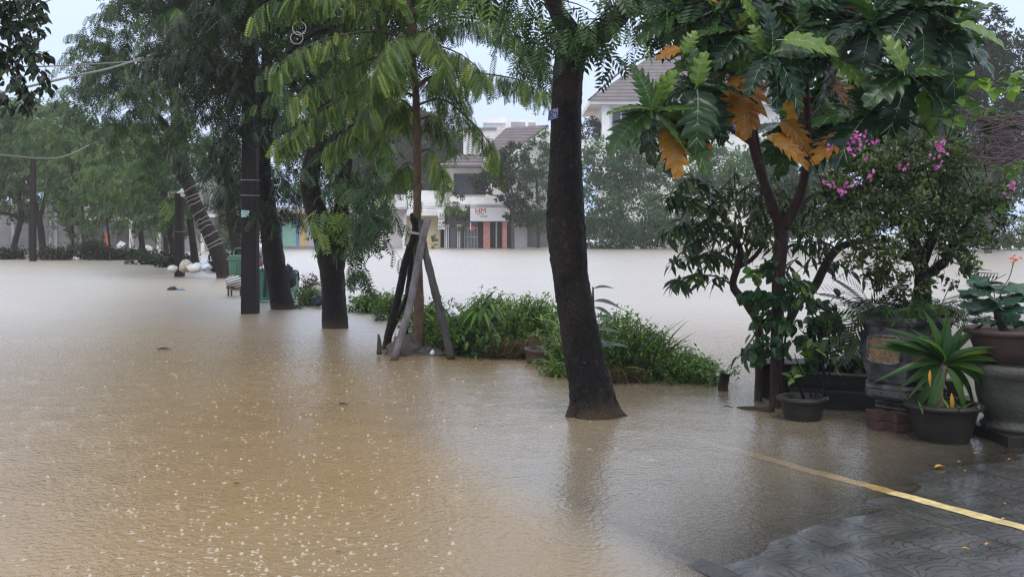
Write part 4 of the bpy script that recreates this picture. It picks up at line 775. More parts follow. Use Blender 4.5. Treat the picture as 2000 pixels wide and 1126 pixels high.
mb = MB(); rg = np.random.default_rng(5)
for k in range(7):
    x0 = 868 + 5 * k; p0 = P(x0, 690, 13.0); mb.tube([p0, p0 + rg.normal(size=3) * .08 + [.05, 0, .10], p0 + rg.normal(size=3) * .1 + [.16, 0, .05], p0 + rg.normal(size=3) * .1 + [.25, 0, -.02]], [.01, .008, .006, .003], n=5)
tag(mb.build("dead_branch", M_bark), "tangle of dead twigs beside the right stake", "twigs")

# ---- plants of the flooded verge
def blades(lb, rg, c, r, n, L, w=.012, lean=.5, tone=.5):
    tv, tf = STRAP; tv = tv * np.array([1, w / .13 / L * 1.6, .9])
    p = c + rg.normal(size=(n, 3)) * np.array([r, r, 0]) * .6; u = rg.normal(size=(n, 3)) * lean; u[:, 2] = 1
    Z = -rg.normal(size=(n, 3)); Z[:, 2] = .1; lb.add(tv, tf, p, u, u * [1, 1, 0] * -1 + [0, 0, .02] + rg.normal(size=(n, 3)) * .1, L * rg.uniform(.5, 1.2, n), np.clip(tone + .3 * rg.normal(size=n), 0, 1))
def herb(label, px, py, w, h, seed, leaf=M_hedge, size=.075, n=900, tmpl=T_leaf(.46, .14, .3, 2), name="shrub", cat="shrub", stems=26, grass=0, dd=.35, group="plants along the flooded verge", tone=0.0):
    """bushy herb: leaning stems with leaves up their length; w, h in picture pixels"""
    d = dist(py); c = P(px, py, d); c[2] = 0; c[1] += dd; rg = np.random.default_rng(seed); t = thing(name, label, cat, c, group); W_, H_ = w / 2 / F * d, h / F * d
    lb = LB(); tw = MB(); ps = []; ts = []
    for k in range(stems):
        u = rg.normal(size=2) * .5; b_ = c + np.array([u[0] * W_ * .8, np.clip(u[1], -1, 1) * dd, -.03]); hh = H_ * (1 - .45 * min(abs(u[0]), 1) ** 2) * rg.uniform(.6, 1.08)
        e = b_ + np.array([u[0] * W_ * .5 + rg.normal() * .08, rg.normal() * .1 - .04, hh]); m_ = (b_ + e) / 2 + rg.normal(size=3) * .04
        tw.tube([b_, m_, e], [.006, .005, .002], n=4, cap=False, step=.08); k_ = int(n / stems); t_ = rg.uniform(.12, 1.03, k_)[:, None]
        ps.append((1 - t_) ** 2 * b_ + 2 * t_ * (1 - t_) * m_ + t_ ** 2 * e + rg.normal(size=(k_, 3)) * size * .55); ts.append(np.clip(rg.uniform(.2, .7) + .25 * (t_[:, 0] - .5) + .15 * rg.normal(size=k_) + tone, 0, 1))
    ps = np.concatenate(ps); X = rg.normal(size=ps.shape) * [1, 1, .5] + [0, 0, -.15]; Z = rg.normal(size=ps.shape) * .5 + [0, 0, 1]
    lb.add(*tmpl, ps, X, Z, size * rg.uniform(.6, 1.3, len(ps)), np.concatenate(ts))
    for k in range(grass): blades(lb, rg, c + np.array([rg.uniform(-W_, W_), rg.uniform(-dd, dd * .3), -.02]), .12, 26, H_ * .8, tone=.6)
    tw.build("stem", M_barkG, t); lb.build("leaves", leaf, t); return t
herb("leftmost low bush beside the forked trunk's foot", 720, 612, 84, 42, 101, n=2400, size=.075, stems=60, dd=.5)
herb("dark low bush between the forked trunk and the black stake", 768, 628, 70, 52, 102, n=1300, size=.08, stems=34, dd=.5, tone=-.15)
herb("leafy bush seen between the legs of the props", 838, 668, 90, 84, 103, n=2400, size=.07, stems=70)
herb("yellowing bush just right of the right stake", 888, 690, 66, 86, 104, n=2000, size=.075, stems=60, grass=2)
herb("tall ferny bush in the middle of the verge", 960, 672, 110, 96, 105, n=4200, size=.065, stems=110, grass=2, dd=.5)
herb("broad green bush behind the brown tub", 1040, 668, 110, 88, 106, n=4000, size=.065, stems=110, grass=3, dd=.5)
herb("dark leaved weed hanging over the water left of the grass tuft", 925, 700, 60, 84, 107, n=700, size=.10, stems=24, tone=-.15)
herb("tall weedy bush directly right of the near dark trunk", 1215, 742, 130, 130, 108, n=5000, size=.055, stems=130, grass=2, dd=.5)
herb("twiggy dark bush with seed heads right of the tall weedy bush", 1265, 742, 110, 100, 109, n=3400, size=.045, stems=120, tone=-.1)
herb("low rounded bush at the right end of the verge", 1345, 750, 120, 62, 110, n=4200, size=.048, stems=120)
herb("dense bush directly behind the near dark trunk", 1145, 728, 120, 92, 116, n=3600, size=.06, stems=100, grass=2, dd=.5)
herb("brownish trailing weed left of the near trunk's foot", 1090, 738, 40, 34, 111, n=260, size=.06, stems=14, dd=.15)
herb("small sprig standing in the water beside the cut stump", 1398, 752, 36, 44, 112, n=180, size=.05, stems=10, dd=.1)
herb("grey withered shrub right of the mint panel", 600, 590, 60, 56, 113, n=900, size=.08, stems=40, leaf=M_dry, dd=.3)
herb("green straggling shrub at the leaning trunk's foot", 598, 598, 50, 40, 114, n=600, size=.09, stems=24)
herb("tiny sprig at the water's edge beside the leaning dark trunk", 580, 602, 20, 26, 115, n=70, size=.08, stems=6, dd=.1, tone=-.2)
# grass tufts
def tuft(label, px, py, w, h, seed, n=300, leaf=M_hedge, tone=.5, lean=.55):
    d = dist(py); c = P(px, py, d); c[2] = -.02; rg = np.random.default_rng(seed); lb = LB(); W_, H_ = w / 2 / F * d, h / F * d
    for k in range(max(n // 25, 1)): blades(lb, rg, c + np.array([rg.uniform(-W_, W_), rg.uniform(0, .3), 0]), .09, 25, H_, .010, lean, tone)
    o = lb.build("grass_tuft", leaf); return tag(o, label, "grass", "plants along the flooded verge")
tuft("broad muddy grass tuft at the water left of the brown tub", 1000, 700, 96, 46, 121, 900, M_dry, .6)
tuft("dry grass growing over the rim of the brown tub", 1085, 690, 46, 50, 122, 220, M_dry, .7)
tuft("tall thin dead reeds above the middle of the verge", 1030, 660, 30, 86, 123, 50, M_dry, .2, .22)
tuft("thin grass blades above the tall weedy bush", 1240, 735, 90, 110, 124, 160, M_hedge, .4, .25)
tuft("pale grass at the foot of the tall weedy bush", 1200, 748, 100, 44, 125, 420, M_dry, .7)
tuft("long arching grass left of the leaning cane plant", 905, 690, 60, 110, 126, 60, M_hedge, .6, .3)
# leaning cane plant
d = dist(690); t = thing("cane_plant", "leaning cane plant with a rosette of drooping leaves on a bare stem", "plant", G(962, 690)); rg = np.random.default_rng(31)
mb = MB(); mb.tube([P(988, 692, d), P(970, 655, d - .1), P(953, 622, d - .2), P(945, 605, d - .2)], [.022, .019, .017, .012], n=8, step=.05); mb.build("stem", solid("cane", (.24, .19, .12), .6), t)
lb = LB()
for cx, cy, n_, s_ in ((944, 604, 22, .36), (958, 594, 14, .28), (936, 600, 12, .3)):
    u = rg.normal(size=(n_, 3)); u[:, 2] = abs(u[:, 2]) * .35 - .05; lb.add(*T_leaf(.2, .2, .75, 6), np.tile(P(cx, cy, d - .2), (n_, 1)), u, np.tile([0, 0, 1.], (n_, 1)), s_ * rg.uniform(.6, 1.1, n_), rg.uniform(.1, .7, n_))
lb.build("leaves", M_hedge, t, smooth=True)
# broad leaved plant behind the near trunk
d = 9.9; t = thing("broadleaf_plant", "tall plant with big grey green leaves peeping out right of the near trunk", "plant", P(1165, 735, 10.9)); t.location = (P(1165, 700, d)[0], d, 0); rg = np.random.default_rng(32); mb = MB(); lb = LB()
mb.tube([(P(1165, 700, d)[0], d, -.05), P(1160, 640, d), P(1158, 560, d)], [.02, .016, .008], n=7, step=.06)
for x, y, dx, dy, L in ((1158, 565, .5, .3, .19), (1160, 588, 1, .15, .26), (1160, 600, 1, -.15, .22), (1160, 620, .9, .3, .2), (1160, 645, 1, .35, .24), (1160, 660, .8, -.1, .2), (1160, 680, .9, .5, .3), (1160, 575, -.6, .3, .2), (1160, 610, -1, .2, .24), (1160, 650, -.9, .3, .24), (1160, 690, .5, .6, .25)):
    lb.add(*T_leaf(.36, .12, .5, 6), [P(x, y, d)], [(dx, -.25, dy)], [(0, -.35, 1.)], np.array([L]), np.array([.25 + .3 * rg.random()]))
mb.build("stem", M_barkG, t); lb.build("leaves", leafmat("foliage_bluegreen", [(0, (.03, .06, .045)), (.5, (.06, .11, .075)), (1, (.12, .17, .09))], rough=.3), t, smooth=True)
# brown tub with croton
M_terra_d = solid("brown_clay", (.055, .028, .024), .5, var=.35, bump=.3)
M_soil = solid("pot_soil", (.02, .016, .013), .9, bump=.8)
def potmesh(t, c, r, h, mat, lip=.03, taper=.8, soil=True, ribs=0, n=36):
    pr = [(r * taper * .96, 0), (r * taper, .012), (r * (taper + 1) / 2 * 1.02, h * .5), (r * .97, h - .05), (r * .985, h - .045), (r + lip, h - .035), (r + lip, h - .004), (r + lip - .008, h), (r * .93, h), (r * .90, h - .05)]
    MB().lathe(pr, c, n, cap=False).build("pot", mat, t)
    if soil: MB().lathe([(r * .92, h - .045), (r * .5, h - .03), (.02, h - .02)], c, n).build("soil", M_soil, t)
g = G(1070, 712); c = np.array([g[0], g[1] + .24, -.03]); t = thing("potted_croton", "low round brown tub of leaves standing in the flood beside the near trunk", "potted plant", (c[0], c[1], 0)); potmesh(t, c, .27, .20, M_terra_d, .012, .88)
rg = np.random.default_rng(33); lb = LB(); mb = MB()
for x, y, n_, s_ in ((1062, 625, 12, .17), (1080, 640, 16, .16), (1052, 655, 12, .15), (1090, 660, 16, .15), (1070, 665, 12, .16)):
    p = P(x, y, c[1]); mb.tube([c + [0, 0, .15], (c + [0, 0, .15] + p) / 2 + rg.normal(size=3) * .03, p], [.008, .006, .004], n=5); u = rg.normal(size=(n_, 3)); u[:, 2] = abs(u[:, 2]) * .6
    lb.add(*T_leaf(.3, .15, .4, 5), np.tile(p, (n_, 1)) + rg.normal(size=(n_, 3)) * .02, u, np.tile([0, 0, 1.], (n_, 1)), s_ * rg.uniform(.6, 1.1, n_), rg.uniform(.3, 1, n_))
mb.build("stem", M_barkG, t); lb.build("leaves", M_hedge, t, smooth=True)
# stump, plastic bag
g = G(1411, 762); tag(MB().tube([(g[0], g[1], -.1), (g[0] + .005, g[1], .06), (g[0] + .035, g[1], .17)], [.055, .05, .045], n=10, rough=.12, step=.03, seed=3).build("cut_stump", M_bark), "short black cut stump leaning at the end of the verge", "stump")
tag(MB().blob(P(886, 612, 13.4), (.07, .05, .055), .5, 4, 18, 12).build("plastic_bag", M_signw), "crumpled white plastic bag caught in the verge bushes", "bag")
tag(MB().blob(P(818, 682, 13.0), (.02, .02, .03), .3, 7).add([], []).build("litter_scrap", M_signw) if False else MB().blob(P(845, 688, 12.9), (.025, .02, .03), .4, 7).build("litter_scrap", M_signw), "tiny white litter scrap at the foot of the right stake", "litter")

# ---- left verge hedge along the row
HG = "low hedges under the row of trees"
for i, (px, py, w, h, lab) in enumerate(((10, 507, 90, 18, "low dark hedge clump at the far left edge"), (100, 508, 80, 20, "low hedge clump right of the far left pole"), (165, 507, 80, 26, "taller hedge clump between the two thin young trees"), (205, 508, 60, 18, "hedge clump with white litter at its foot"), (245, 508, 70, 16, "ragged hedge clump right of the thin sapling"), (300, 517, 90, 20, "hedge clump left of the middle pole"), (335, 522, 60, 18, "hedge clump around the foot of the middle pole"), (430, 532, 50, 26, "shrub clump left of the leaning lit trunk's foot"))):
    herb(lab, px, py, w, h * 1.45, 140 + i, leaf=M_leafD, n=1500, size=.17, stems=70, dd=.9, name="hedge", cat="hedge", group=HG, tmpl=T_leaf(.5, .12, .2, 2))
# ---- bins, sacks and junk among the trunks
M_bin = solid("bin_green", (.045, .13, .085), .45, var=.2, scale=3); M_bin2 = solid("bin_teal", (.03, .20, .13), .45, var=.15, scale=3); M_rub = solid("black_rubber", (.012, .012, .013), .6)
d = 27.0; t = thing("wheelie_bin", "dull green wheeled rubbish bin behind the thick near pole", "bin", P(468, YH + F * H / d, d))
mb = MB(); mb.box(P(470, 530, d), (.43, .5, .86), top=1.18); mb.build("body", M_bin, t, smooth=False, bevel=.02)
mb = MB(); mb.box(P(469, 505.5, d), (.56, .62, .06)); mb.box(P(469, 502.5, d), (.46, .5, .04)); mb.build("lid", M_bin, t, smooth=False, bevel=.015)
mb = MB(); mb.tube([P(456, 503, d), P(457, 490, d + .2), P(462, 485, d + .2), P(478, 484, d + .2)], .016, n=6); mb.build("handle", M_bin, t)
mb = MB(); 
for k in range(4): mb.box(P(461 + k * 6, 530, d - .285), (.03, .03, .7))
mb.build("rib", M_bin, t, smooth=False)
d = 22.6; t = thing("teal_bin", "bright teal rubbish bin between the thick pole and the leaning dark trunk", "bin", P(515, YH + F * H / d, d))
mb = MB(); mb.box(P(514, 555, d), (.36, .4, .70), top=1.15); mb.build("body", M_bin2, t, smooth=False, bevel=.02); mb = MB(); mb.box(P(514, 527, d), (.46, .5, .05)); mb.build("lid", M_bin2, t, smooth=False, bevel=.01)
mb = MB(); mb.tube([P(516, 580, d - .28), P(518, 530, d - .28), P(519, 500, d - .2)], .030, n=8); mb.tube([P(528, 580, d - .26), P(528, 552, d - .25)], .028, n=8); mb.build("frame_leg", M_rub, t)
t = thing("cloth_bundle", "lilac and pink cloth bundle stuffed above the teal bin", "bundle", P(510, 506, d)); MB().blob(P(509, 505, d), (.14, .12, .12), .25, 5).build("lilac_cloth", solid("lilac_cloth", (.42, .34, .55), .7), t); MB().blob(P(506, 515, d - .08), (.07, .07, .07), .25, 6).build("pink_cloth", solid("pink_cloth", (.65, .22, .22), .7), t)
mb = MB(); t = thing("black_bag", "black rubbish bag slumped against the leaning dark trunk", "bag", P(562, 540, 22)); MB().blob(P(563, 541, 21.6), (.16, .16, .24), .2, 8).build("bag", M_rub, t)
d = 22.0; t = thing("mint_panel", "pale mint plastic panel with a dark rim leaning right of the dark trunk", "panel", P(574, YH + F * H / d, d))
mb = MB(); q = np.array([P(566, 535, d), P(574, 530, d), P(583, 533, d), P(584, 560, d), P(575, 592, d), P(562, 592, d)]); mb.add(np.concatenate([q, q + [0, .03, 0]]), [tuple(range(6)), tuple(range(11, 5, -1))] + [(i, i + 6, (i + 1) % 6 + 6, (i + 1) % 6) for i in range(6)]); mb.build("sheet", solid("mint_plastic", (.28, .48, .47), .45, var=.2, scale=6, stretch=(1, 1, 6)), t, smooth=False)
mb = MB(); mb.tube([P(560, 529, d - .02), P(574, 528, d - .02), P(582, 531, d - .02), P(584, 548, d - .02)], .017, n=6); mb.build("rim", M_rub, t)
d = 24.5; t = thing("covered_stool", "wooden stool under a grey and white striped cloth left of the thick pole", "stool", P(460, YH + F * H / d, d))
def stripemat():
    m, n, l, b = newmat("striped_cloth"); tc = n.new("ShaderNodeTexCoord"); s0 = n.new("ShaderNodeSeparateXYZ"); l.new(tc.outputs["Object"], s0.inputs[0]); z = math_(n, l, 'ADD', math_(n, l, 'MULTIPLY', s0.outputs[2], 16.0), math_(n, l, 'MULTIPLY', s0.outputs[0], -5.0))
    r = ramp(n, [(.45, (.55, .54, .52)), (.55, (.10, .10, .11))]); l.new(math_(n, l, 'FRACT', z), r.inputs[0]); l.new(r.outputs[0], b.inputs["Base Color"]); b.inputs["Roughness"].default_value = .8; return m
MB().blob(P(459, 552, d), (.23, .2, .16), .12, 3, 20, 14).build("cloth", stripemat(), t)
M_wood = solid("dark_wood", (.06, .03, .02), .6)
for x in (446, 452, 470, 476): MB().box(P(x, 568, d - .1 + .05 * (x % 3)), (.035, .035, .26)).build("leg", M_wood, t, smooth=False)
mb = MB(); mb.box(P(461, 561, d), (.40, .28, .035)); mb.build("seat", M_wood, t, smooth=False)
M_sack = solid("white_sack", (.62, .62, .62), .6, var=.12, bump=.6, bscale=14); M_sack2 = solid("cream_sack", (.50, .46, .38), .7, var=.15, bump=.6, bscale=14)
SG = "sandbags piled behind the middle pole"
for x, y, d, r, m_, lab in ((337, 525, 34.0, (.16, .18, .12), M_sack, "small white sandbag left of the middle pole"), (362, 519, 33.8, (.20, .22, .20), M_sack2, "plump cream sandbag just right of the middle pole"), (382, 523, 33.4, (.27, .2, .15), M_sack, "long white sandbag in the middle of the pile"), (401, 521, 33.3, (.20, .18, .13), solid("blue_white_sack", (.45, .55, .66), .5), "bluish white sandbag at the right end of the pile")):
    mb = MB(); mb.blob(P(x, y, d), r, .14, int(x), 20, 14); tag(mb.build("sandbag", m_), lab, "sandbag", SG)
for x, y, s_, lab in ((146, 507, .14, "white litter bag under the thin straight young tree"), (195, 506, .11, "white litter bag between the two thin trees"), (252, 508, .07, "small white litter scrap under the ragged hedge"), (290, 486, .2, "white bag lying on the far kerb"), (262, 487, .16, "pale bag beside the white one on the far kerb")):
    d = min(dist(py=y), 72); tag(MB().blob(P(x, y, d), (s_ * 1.6, s_, s_), .35, int(x)).build("litter_bag", M_sack), lab, "bag")
t = thing("striped_awning", "fallen pale striped awning leaning by the grey shops", "awning", P(236, 480, 72)); mb = MB(); mb.add([P(218, 489, 72), P(230, 488, 72), P(246, 475, 72.4), P(235, 470, 72.4), P(218, 489, 72.3), P(230, 488, 72.3), P(246, 475, 72.7), P(235, 470, 72.7)], [(0, 1, 2, 3), (7, 6, 5, 4), (0, 4, 5, 1), (1, 5, 6, 2), (2, 6, 7, 3), (3, 7, 4, 0)]); mb.build("cloth", M_signw, t, smooth=False)
fs = MB(); fs.tube([P(98, 488, 71), P(98, 430, 71)], .06, n=6); t = thing("meter_box", "small grey box on a thin post before the boundary wall", "box", P(98, 490, 71)); fs.build("post", M_white, t); MB().box(P(98, 447, 71), (.28, .2, .5)).build("box", M_greywall2, t, smooth=False)
t = thing("floating_debris", "black and blue scrap drifting on the flood at left", "debris", G(345, 566)); mb = MB(); mb.blob(P(338, 565, 26.9) * [1, 1, 0] + [0, 0, .02], (.12, .10, .06), .3, 2); mb.build("dark_scrap", M_rub, t); mb = MB(); mb.blob(P(353, 566, 26.9) * [1, 1, 0] + [0, 0, .01], (.12, .10, .025), .2, 5); mb.build("blue_scrap", solid("blue_scrap", (.12, .22, .34), .5), t)
tag(MB().blob(P(622, 586, 20.9), (.14, .12, .10), .3, 6).build("rubbish_bag", solid("slate_plastic", (.04, .055, .08), .35)), "dark blue rubbish bag in the shrubs left of the forked trunk", "bag")
tag(MB().blob(P(617, 566, 21.6), (.13, .12, .08), .3, 16).build("rubbish_sack", M_sack2), "pale rubbish sack in the shrubs above the dark blue bag", "bag")
for x, y, L, lab in ((657, 792, .11, "dark dead leaf floating in the middle of the water"), (455, 948, .05, "small dark leaf floating at lower left"), (655, 1081, .03, "tiny dark leaf floating at the bottom"), (305, 684, .2, "thin dark twig floating at the left"),):
    g = G(x, y); lb = LB(); lb.add(*T_leaf(.3, .3, .1, 5), [g + [0, 0, .012]], [(1, .2, .1)], [(0, 0, 1.)], np.array([L]), np.array([.1])); tag(lb.build("floating_leaf", M_leafD), lab, "leaf", "leaves floating on the flood")

# ================================================================= THE POTTED GARDEN AT RIGHT
M_conc = solid("wet_concrete", (.017, .016, .015), .6, spec=.2, var=.35, scale=4, bump=.4, bscale=30)
t = thing("low_wall", "low dark concrete garden wall behind the small potted shrub", "wall", (2.9, 9.15, 0))
a, b_ = np.array([2.55, 9.35]), np.array([3.95, 8.75]); rz = math.atan2(b_[1] - a[1], b_[0] - a[0]); mid = (a + b_) / 2; L = np.linalg.norm(b_ - a)
mb = MB(); mb.box((mid[0], mid[1], .04), (L, .24, .24), rz); mb.build("base_course", M_conc, t, smooth=False, bevel=.01)
mb = MB(); mb.box((mid[0] - .02, mid[1] + .12, .22), (L * .96, .16, .14), rz); mb.build("upper_course", M_conc, t, smooth=False, bevel=.01)
t = thing("stone_trough", "long shallow stone trough standing on the low garden wall", "planter", (2.85, 9.75, .1))
mb = MB(); mb.box((2.85, 9.75, .16), (.95, .34, .30), -.12, 1.06); mb.build("body", M_conc, t, smooth=False, bevel=.012); mb = MB(); mb.box((2.85, 9.75, .325), (1.04, .42, .035), -.12); mb.build("rim", M_conc, t, smooth=False, bevel=.01)
rg = np.random.default_rng(61); lb = LB(); leafcloud(lb, rg, [(1600, 705, 9.7, 45, 40, .2), (1660, 695, 9.6, 40, 40, .2)], 5200, HEART, .11, .35, hang=.4); lb.build("leaves", M_leafB, t, smooth=True)
# broken kerb showing through the water
mb = MB(); rg = np.random.default_rng(62); e0, e1 = G(1395, 789), G(1507, 804)
pts = [e0 + (e1 - e0) * k for k in np.linspace(0, 1, 9)]; mb.tube([p + np.array([0, .02 * rg.normal(), -.035 + .035 * k / 8 + .008 * rg.normal()]) for k, p in enumerate(pts)], [.03 + .016 * k / 8 for k in range(9)], n=8, rough=.2, step=.05, seed=4)
tag(mb.build("broken_kerb", M_bark), "broken black kerb edge just breaking the water left of the small pot", "kerb stone")
# ---- breadfruit tree
def T_breadfruit(rg, lobes=5):
    """one large deeply lobed leaf along x, quilted between pale ribs"""
    V = []; Q = []; M = []; n = lobes * 8; xs = np.linspace(0.0, 1, n + 1)
    env = np.sin(np.pi * np.clip(xs * .86 + .10, 0, 1) ** .85) * .40
    ph = (xs * lobes + .15) % 1; lob = np.where(ph < .70, .25 + .75 * (ph / .70) ** 1.1, 1 - .75 * ((ph - .70) / .30) ** .8); cut = np.where(xs < .22, .75, .34)
    hw = env * (cut + (1 - cut) * lob) + .004; fw = .17 * lob ** 1.5 * env / .36 + .05 * env
    def z_(x, y): return -.42 * x ** 2.2 + .30 * abs(y) - .85 * y * y + .022 * math.sin((x - abs(y) * .55) * lobes * 6.28) * min(abs(y) * 8, 1) + .008 * math.sin((x - abs(y) * .5) * lobes * 19)
    for sg in (-1, 1):
        b = len(V)
        for i, x in enumerate(xs):
            for k in (0, .5, 1.0):
                y = hw[i] * k; xx = min(x + fw[i] * k, 1.06); V.append((xx, sg * y, z_(xx, y)))
        for i in range(n):
            for k in range(2):
                a_ = b + i * 3 + k; f = (a_, a_ + 3, a_ + 4, a_ + 1); Q.append(f if sg > 0 else f[::-1]); M.append(0)
    def rib(p, q, w0, w1):
        b = len(V); p, q = np.array(p, float), np.array(q, float); s_ = nrm(np.cross(q - p, [0, 0, 1.0])); up = np.array([0, 0, .006]); V.extend([p + s_ * w0 + up, q + s_ * w1 + up, q - s_ * w1 + up, p - s_ * w0 + up]); Q.append((b, b + 1, b + 2, b + 3)); M.append(1)
    m_ = np.linspace(-.14, 1, 9)
    for i in range(8): rib((m_[i], 0, z_(max(m_[i], 0), 0)), (m_[i + 1], 0, z_(max(m_[i + 1], 0), 0)), .011 * (1 - i / 9), .011 * (1 - (i + 1) / 9))
    for k in range(lobes):
        x0 = (k + .1) / lobes * .96; i = int(np.argmin(abs(xs - (k + .62 - .25) / lobes)))
        for sg in (-1, 1):
            y = hw[i] * .9; xx = xs[i] + fw[i] * .9; rib((x0, 0, z_(x0, 0)), (xx, sg * y, z_(xx, y)), .005, .002)
    return np.array(V, float), np.array(Q), np.array(M)
M_bf = leafmat("breadfruit_leaf", [(0, (.010, .030, .017)), (.35, (.020, .055, .026)), (.6, (.045, .100, .032)), (.8, (.09, .17, .028)), (.9, (.16, .26, .03)), (.93, (.26, .095, .014)), (1, (.42, .19, .03))], rough=.22, spec=.45, trans=.42, tcol=(1.5, 1.5, .5))
M_rib = solid("pale_rib", (.22, .30, .14), .4, var=.1)
rgb = np.random.default_rng(77); BF = [T_breadfruit(rgb, k) for k in (4, 5, 6)]
bt = thing("breadfruit_tree", "breadfruit tree with huge lobed leaves, some orange, above the flower pots", "tree", (G(1516, 795)[0], 9.2, 0))
tr = MB()
for pth in ([(1516, 815, 9.2, 27), (1516, 790, 9.2, 26), (1517, 700, 9.2, 25), (1519, 600, 9.2, 25), (1522, 520, 9.2, 27), (1526, 450, 9.2, 28), (1512, 410, 9.15, 22), (1490, 350, 9.05, 19), (1472, 290, 8.95, 17), (1459, 220, 8.85, 15), (1452, 150, 8.8, 13), (1446, 95, 8.75, 10)],
            [(1524, 470, 9.2, 22), (1516, 425, 9.25, 17), (1494, 350, 9.3, 14), (1478, 280, 9.35, 12), (1462, 170, 9.4, 10), (1440, 60, 9.4, 8)],
            [(1526, 450, 9.2, 24), (1545, 418, 9.15, 22), (1566, 370, 9.1, 19), (1577, 300, 9.0, 17), (1576, 220, 9.0, 15), (1572, 120, 8.95, 12), (1562, 30, 8.9, 11), (1560, -60, 8.9, 8)],
            [(1577, 300, 9.0, 12), (1610, 285, 8.8, 11), (1650, 255, 8.7, 10), (1700, 220, 8.6, 9), (1760, 145, 8.5, 8)], [(1572, 60, 8.95, 9), (1600, 25, 8.8, 10), (1640, 16, 8.7, 9), (1700, 20, 8.6, 7)],
            [(1462, 165, 8.85, 9), (1420, 140, 8.6, 8), (1375, 170, 8.4, 7)], [(1472, 285, 8.95, 9), (1400, 240, 8.6, 8), (1330, 242, 8.4, 8), (1280, 220, 8.3, 6)], [(1450, 130, 8.8, 9), (1490, 110, 8.5, 8), (1512, 100, 8.3, 6)],
            [(1446, 95, 8.75, 8), (1400, 40, 8.7, 7), (1350, 10, 8.7, 5)], [(1548, 415, 9.15, 12), (1590, 380, 9.3, 10), (1640, 370, 9.4, 7)]): trunkmesh(tr, pth, n=12, rough=.03, step=.08, seed=3)
tr.build("trunk", M_barkR, bt)
lb = LB()
def bleaf(px, py, d, ang, L, tilt=0.0, fwd=.35, tone=None, face=0.0):
    """leaf from a branch tip; ang = picture direction in degrees (0 right, 90 up)"""
    X = np.array([math.cos(R_(ang)), -fwd, math.sin(R_(ang))]); Z = np.array([0 + face, -.55, 1.0]) + rgb.normal(size=3) * .2
    v, q, m_ = BF[rgb.integers(0, 3)]; tone = rgb.uniform(.0, .74) if tone is None else tone; lb.add(v, q, [P(px, py, d)], [X], [Z], np.array([L]), np.array([tone]), m_)
tips = [(1362, 168, 8.3), (1272, 216, 8.2), (1506, 105, 8.2), (1445, 62, 8.6), (1556, 55, 8.7), (1765, 142, 8.4), (1622, 110, 8.6), (1705, 40, 8.5), (1790, 15, 8.5), (1650, 30, 8.8), (1850, 60, 8.5), (1400, 20, 8.7), (1335, 10, 8.8), (1330, 246, 8.5), (1612, 172, 9.4), (1700, 215, 8.6), (1540, 245, 9.7), (1810, 160, 8.6), (1540, 0, 8.8), (1620, -40, 8.8), (1740, -40, 8.7), (1480, -30, 8.7), (1400, 110, 8.8), (1640, 250, 9.2), (1860, 10, 8.6)]
for (x, y, d) in tips:
    n_ = rgb.integers(6, 9); a0 = rgb.uniform(0, 360)
    for k in range(n_):
        a_ = a0 + 360 * k / n_ + rgb.uniform(-18, 18); s_ = math.sin(R_(a_)); bleaf(x, y, d, (a_ if s_ < .35 else a_ * 1.0), (.50 if s_ < .2 else .36) * rgb.uniform(.75, 1.12), fwd=rgb.uniform(-.2, .75))
    bleaf(x, y, d - .02, rgb.uniform(50, 130), .28, fwd=.1, tone=rgb.uniform(.75, .88))
for x, y, d, a_, L in ((1330, 95, 8.45, 190, .20), (1415, 165, 8.5, -70, .30), (1470, 150, 8.5, -110, .46), (1440, 175, 8.45, -75, .36), (1345, 225, 8.4, -60, .36), (1300, 250, 8.25, -70, .36), (1500, 265, 8.7, -25, .38), (1655, 262, 8.6, 200, .36), (1525, 235, 8.8, -40, .34), (1480, 130, 8.6, 200, .34), (1665, 90, 8.6, -60, .22), (1590, 130, 8.7, -35, .36), (1415, 75, 8.6, 60, .26), (1350, 0, 8.7, 20, .36), (1720, 150, 8.7, -80, .22), (1390, 60, 8.8, -60, .3), (1560, 150, 9.0, -100, .34), (1620, 70, 8.9, -60, .3), (1690, 120, 8.9, -120, .3), (1700, 60, 8.9, -100, .3)):
    bleaf(x, y, d + .10, a_, L * 1.1, fwd=.45, tone=rgb.uniform(.94, 1.0))
for x, y, d, a_, L in ((1430, -20, 8.5, -40, .36), (1530, 78, 8.1, 0, .42), (1765, 138, 8.2, 110, .30), (1875, 48, 8.2, -12, .38), (1360, 165, 8.2, 85, .26), (1335, 105, 8.3, 70, .2), (1270, 215, 8.1, 165, .34), (1285, 200, 8.2, 75, .28)): bleaf(x, y, d, a_, L, fwd=.3, tone=.84)
lb.build("crown", [M_bf, M_rib], bt, smooth=True)
# ---- glossy leaved shrub tree with reddish limbs
mtn = thing("glossy_leaf_tree", "small reddish limbed tree with glossy narrow leaves reaching left over the water", "tree", (G(1481, 785)[0], 9.55, 0))
tr = MB(); tw = MB()
for pth in ([(1480, 805, 9.55, 18), (1481, 780, 9.55, 17), (1484, 700, 9.55, 16), (1482, 640, 9.55, 16), (1460, 595, 9.55, 16), (1432, 560, 9.5, 16), (1438, 530, 9.5, 14), (1447, 500, 9.5, 13), (1440, 470, 9.5, 11), (1415, 430, 9.5, 9), (1390, 390, 9.5, 6)],
            [(1445, 520, 9.5, 10), (1475, 500, 9.5, 9), (1500, 450, 9.5, 8), (1480, 390, 9.5, 6)], [(1444, 480, 9.5, 9), (1425, 470, 9.45, 8), (1400, 450, 9.4, 6)],
            [(1535, 640, 9.5, 16), (1560, 590, 9.5, 19), (1590, 560, 9.4, 18), (1622, 500, 9.3, 17), (1650, 478, 9.2, 15), (1690, 470, 9.1, 10)]): trunkmesh(tr, pth, n=10, rough=.06, step=.06, seed=8)
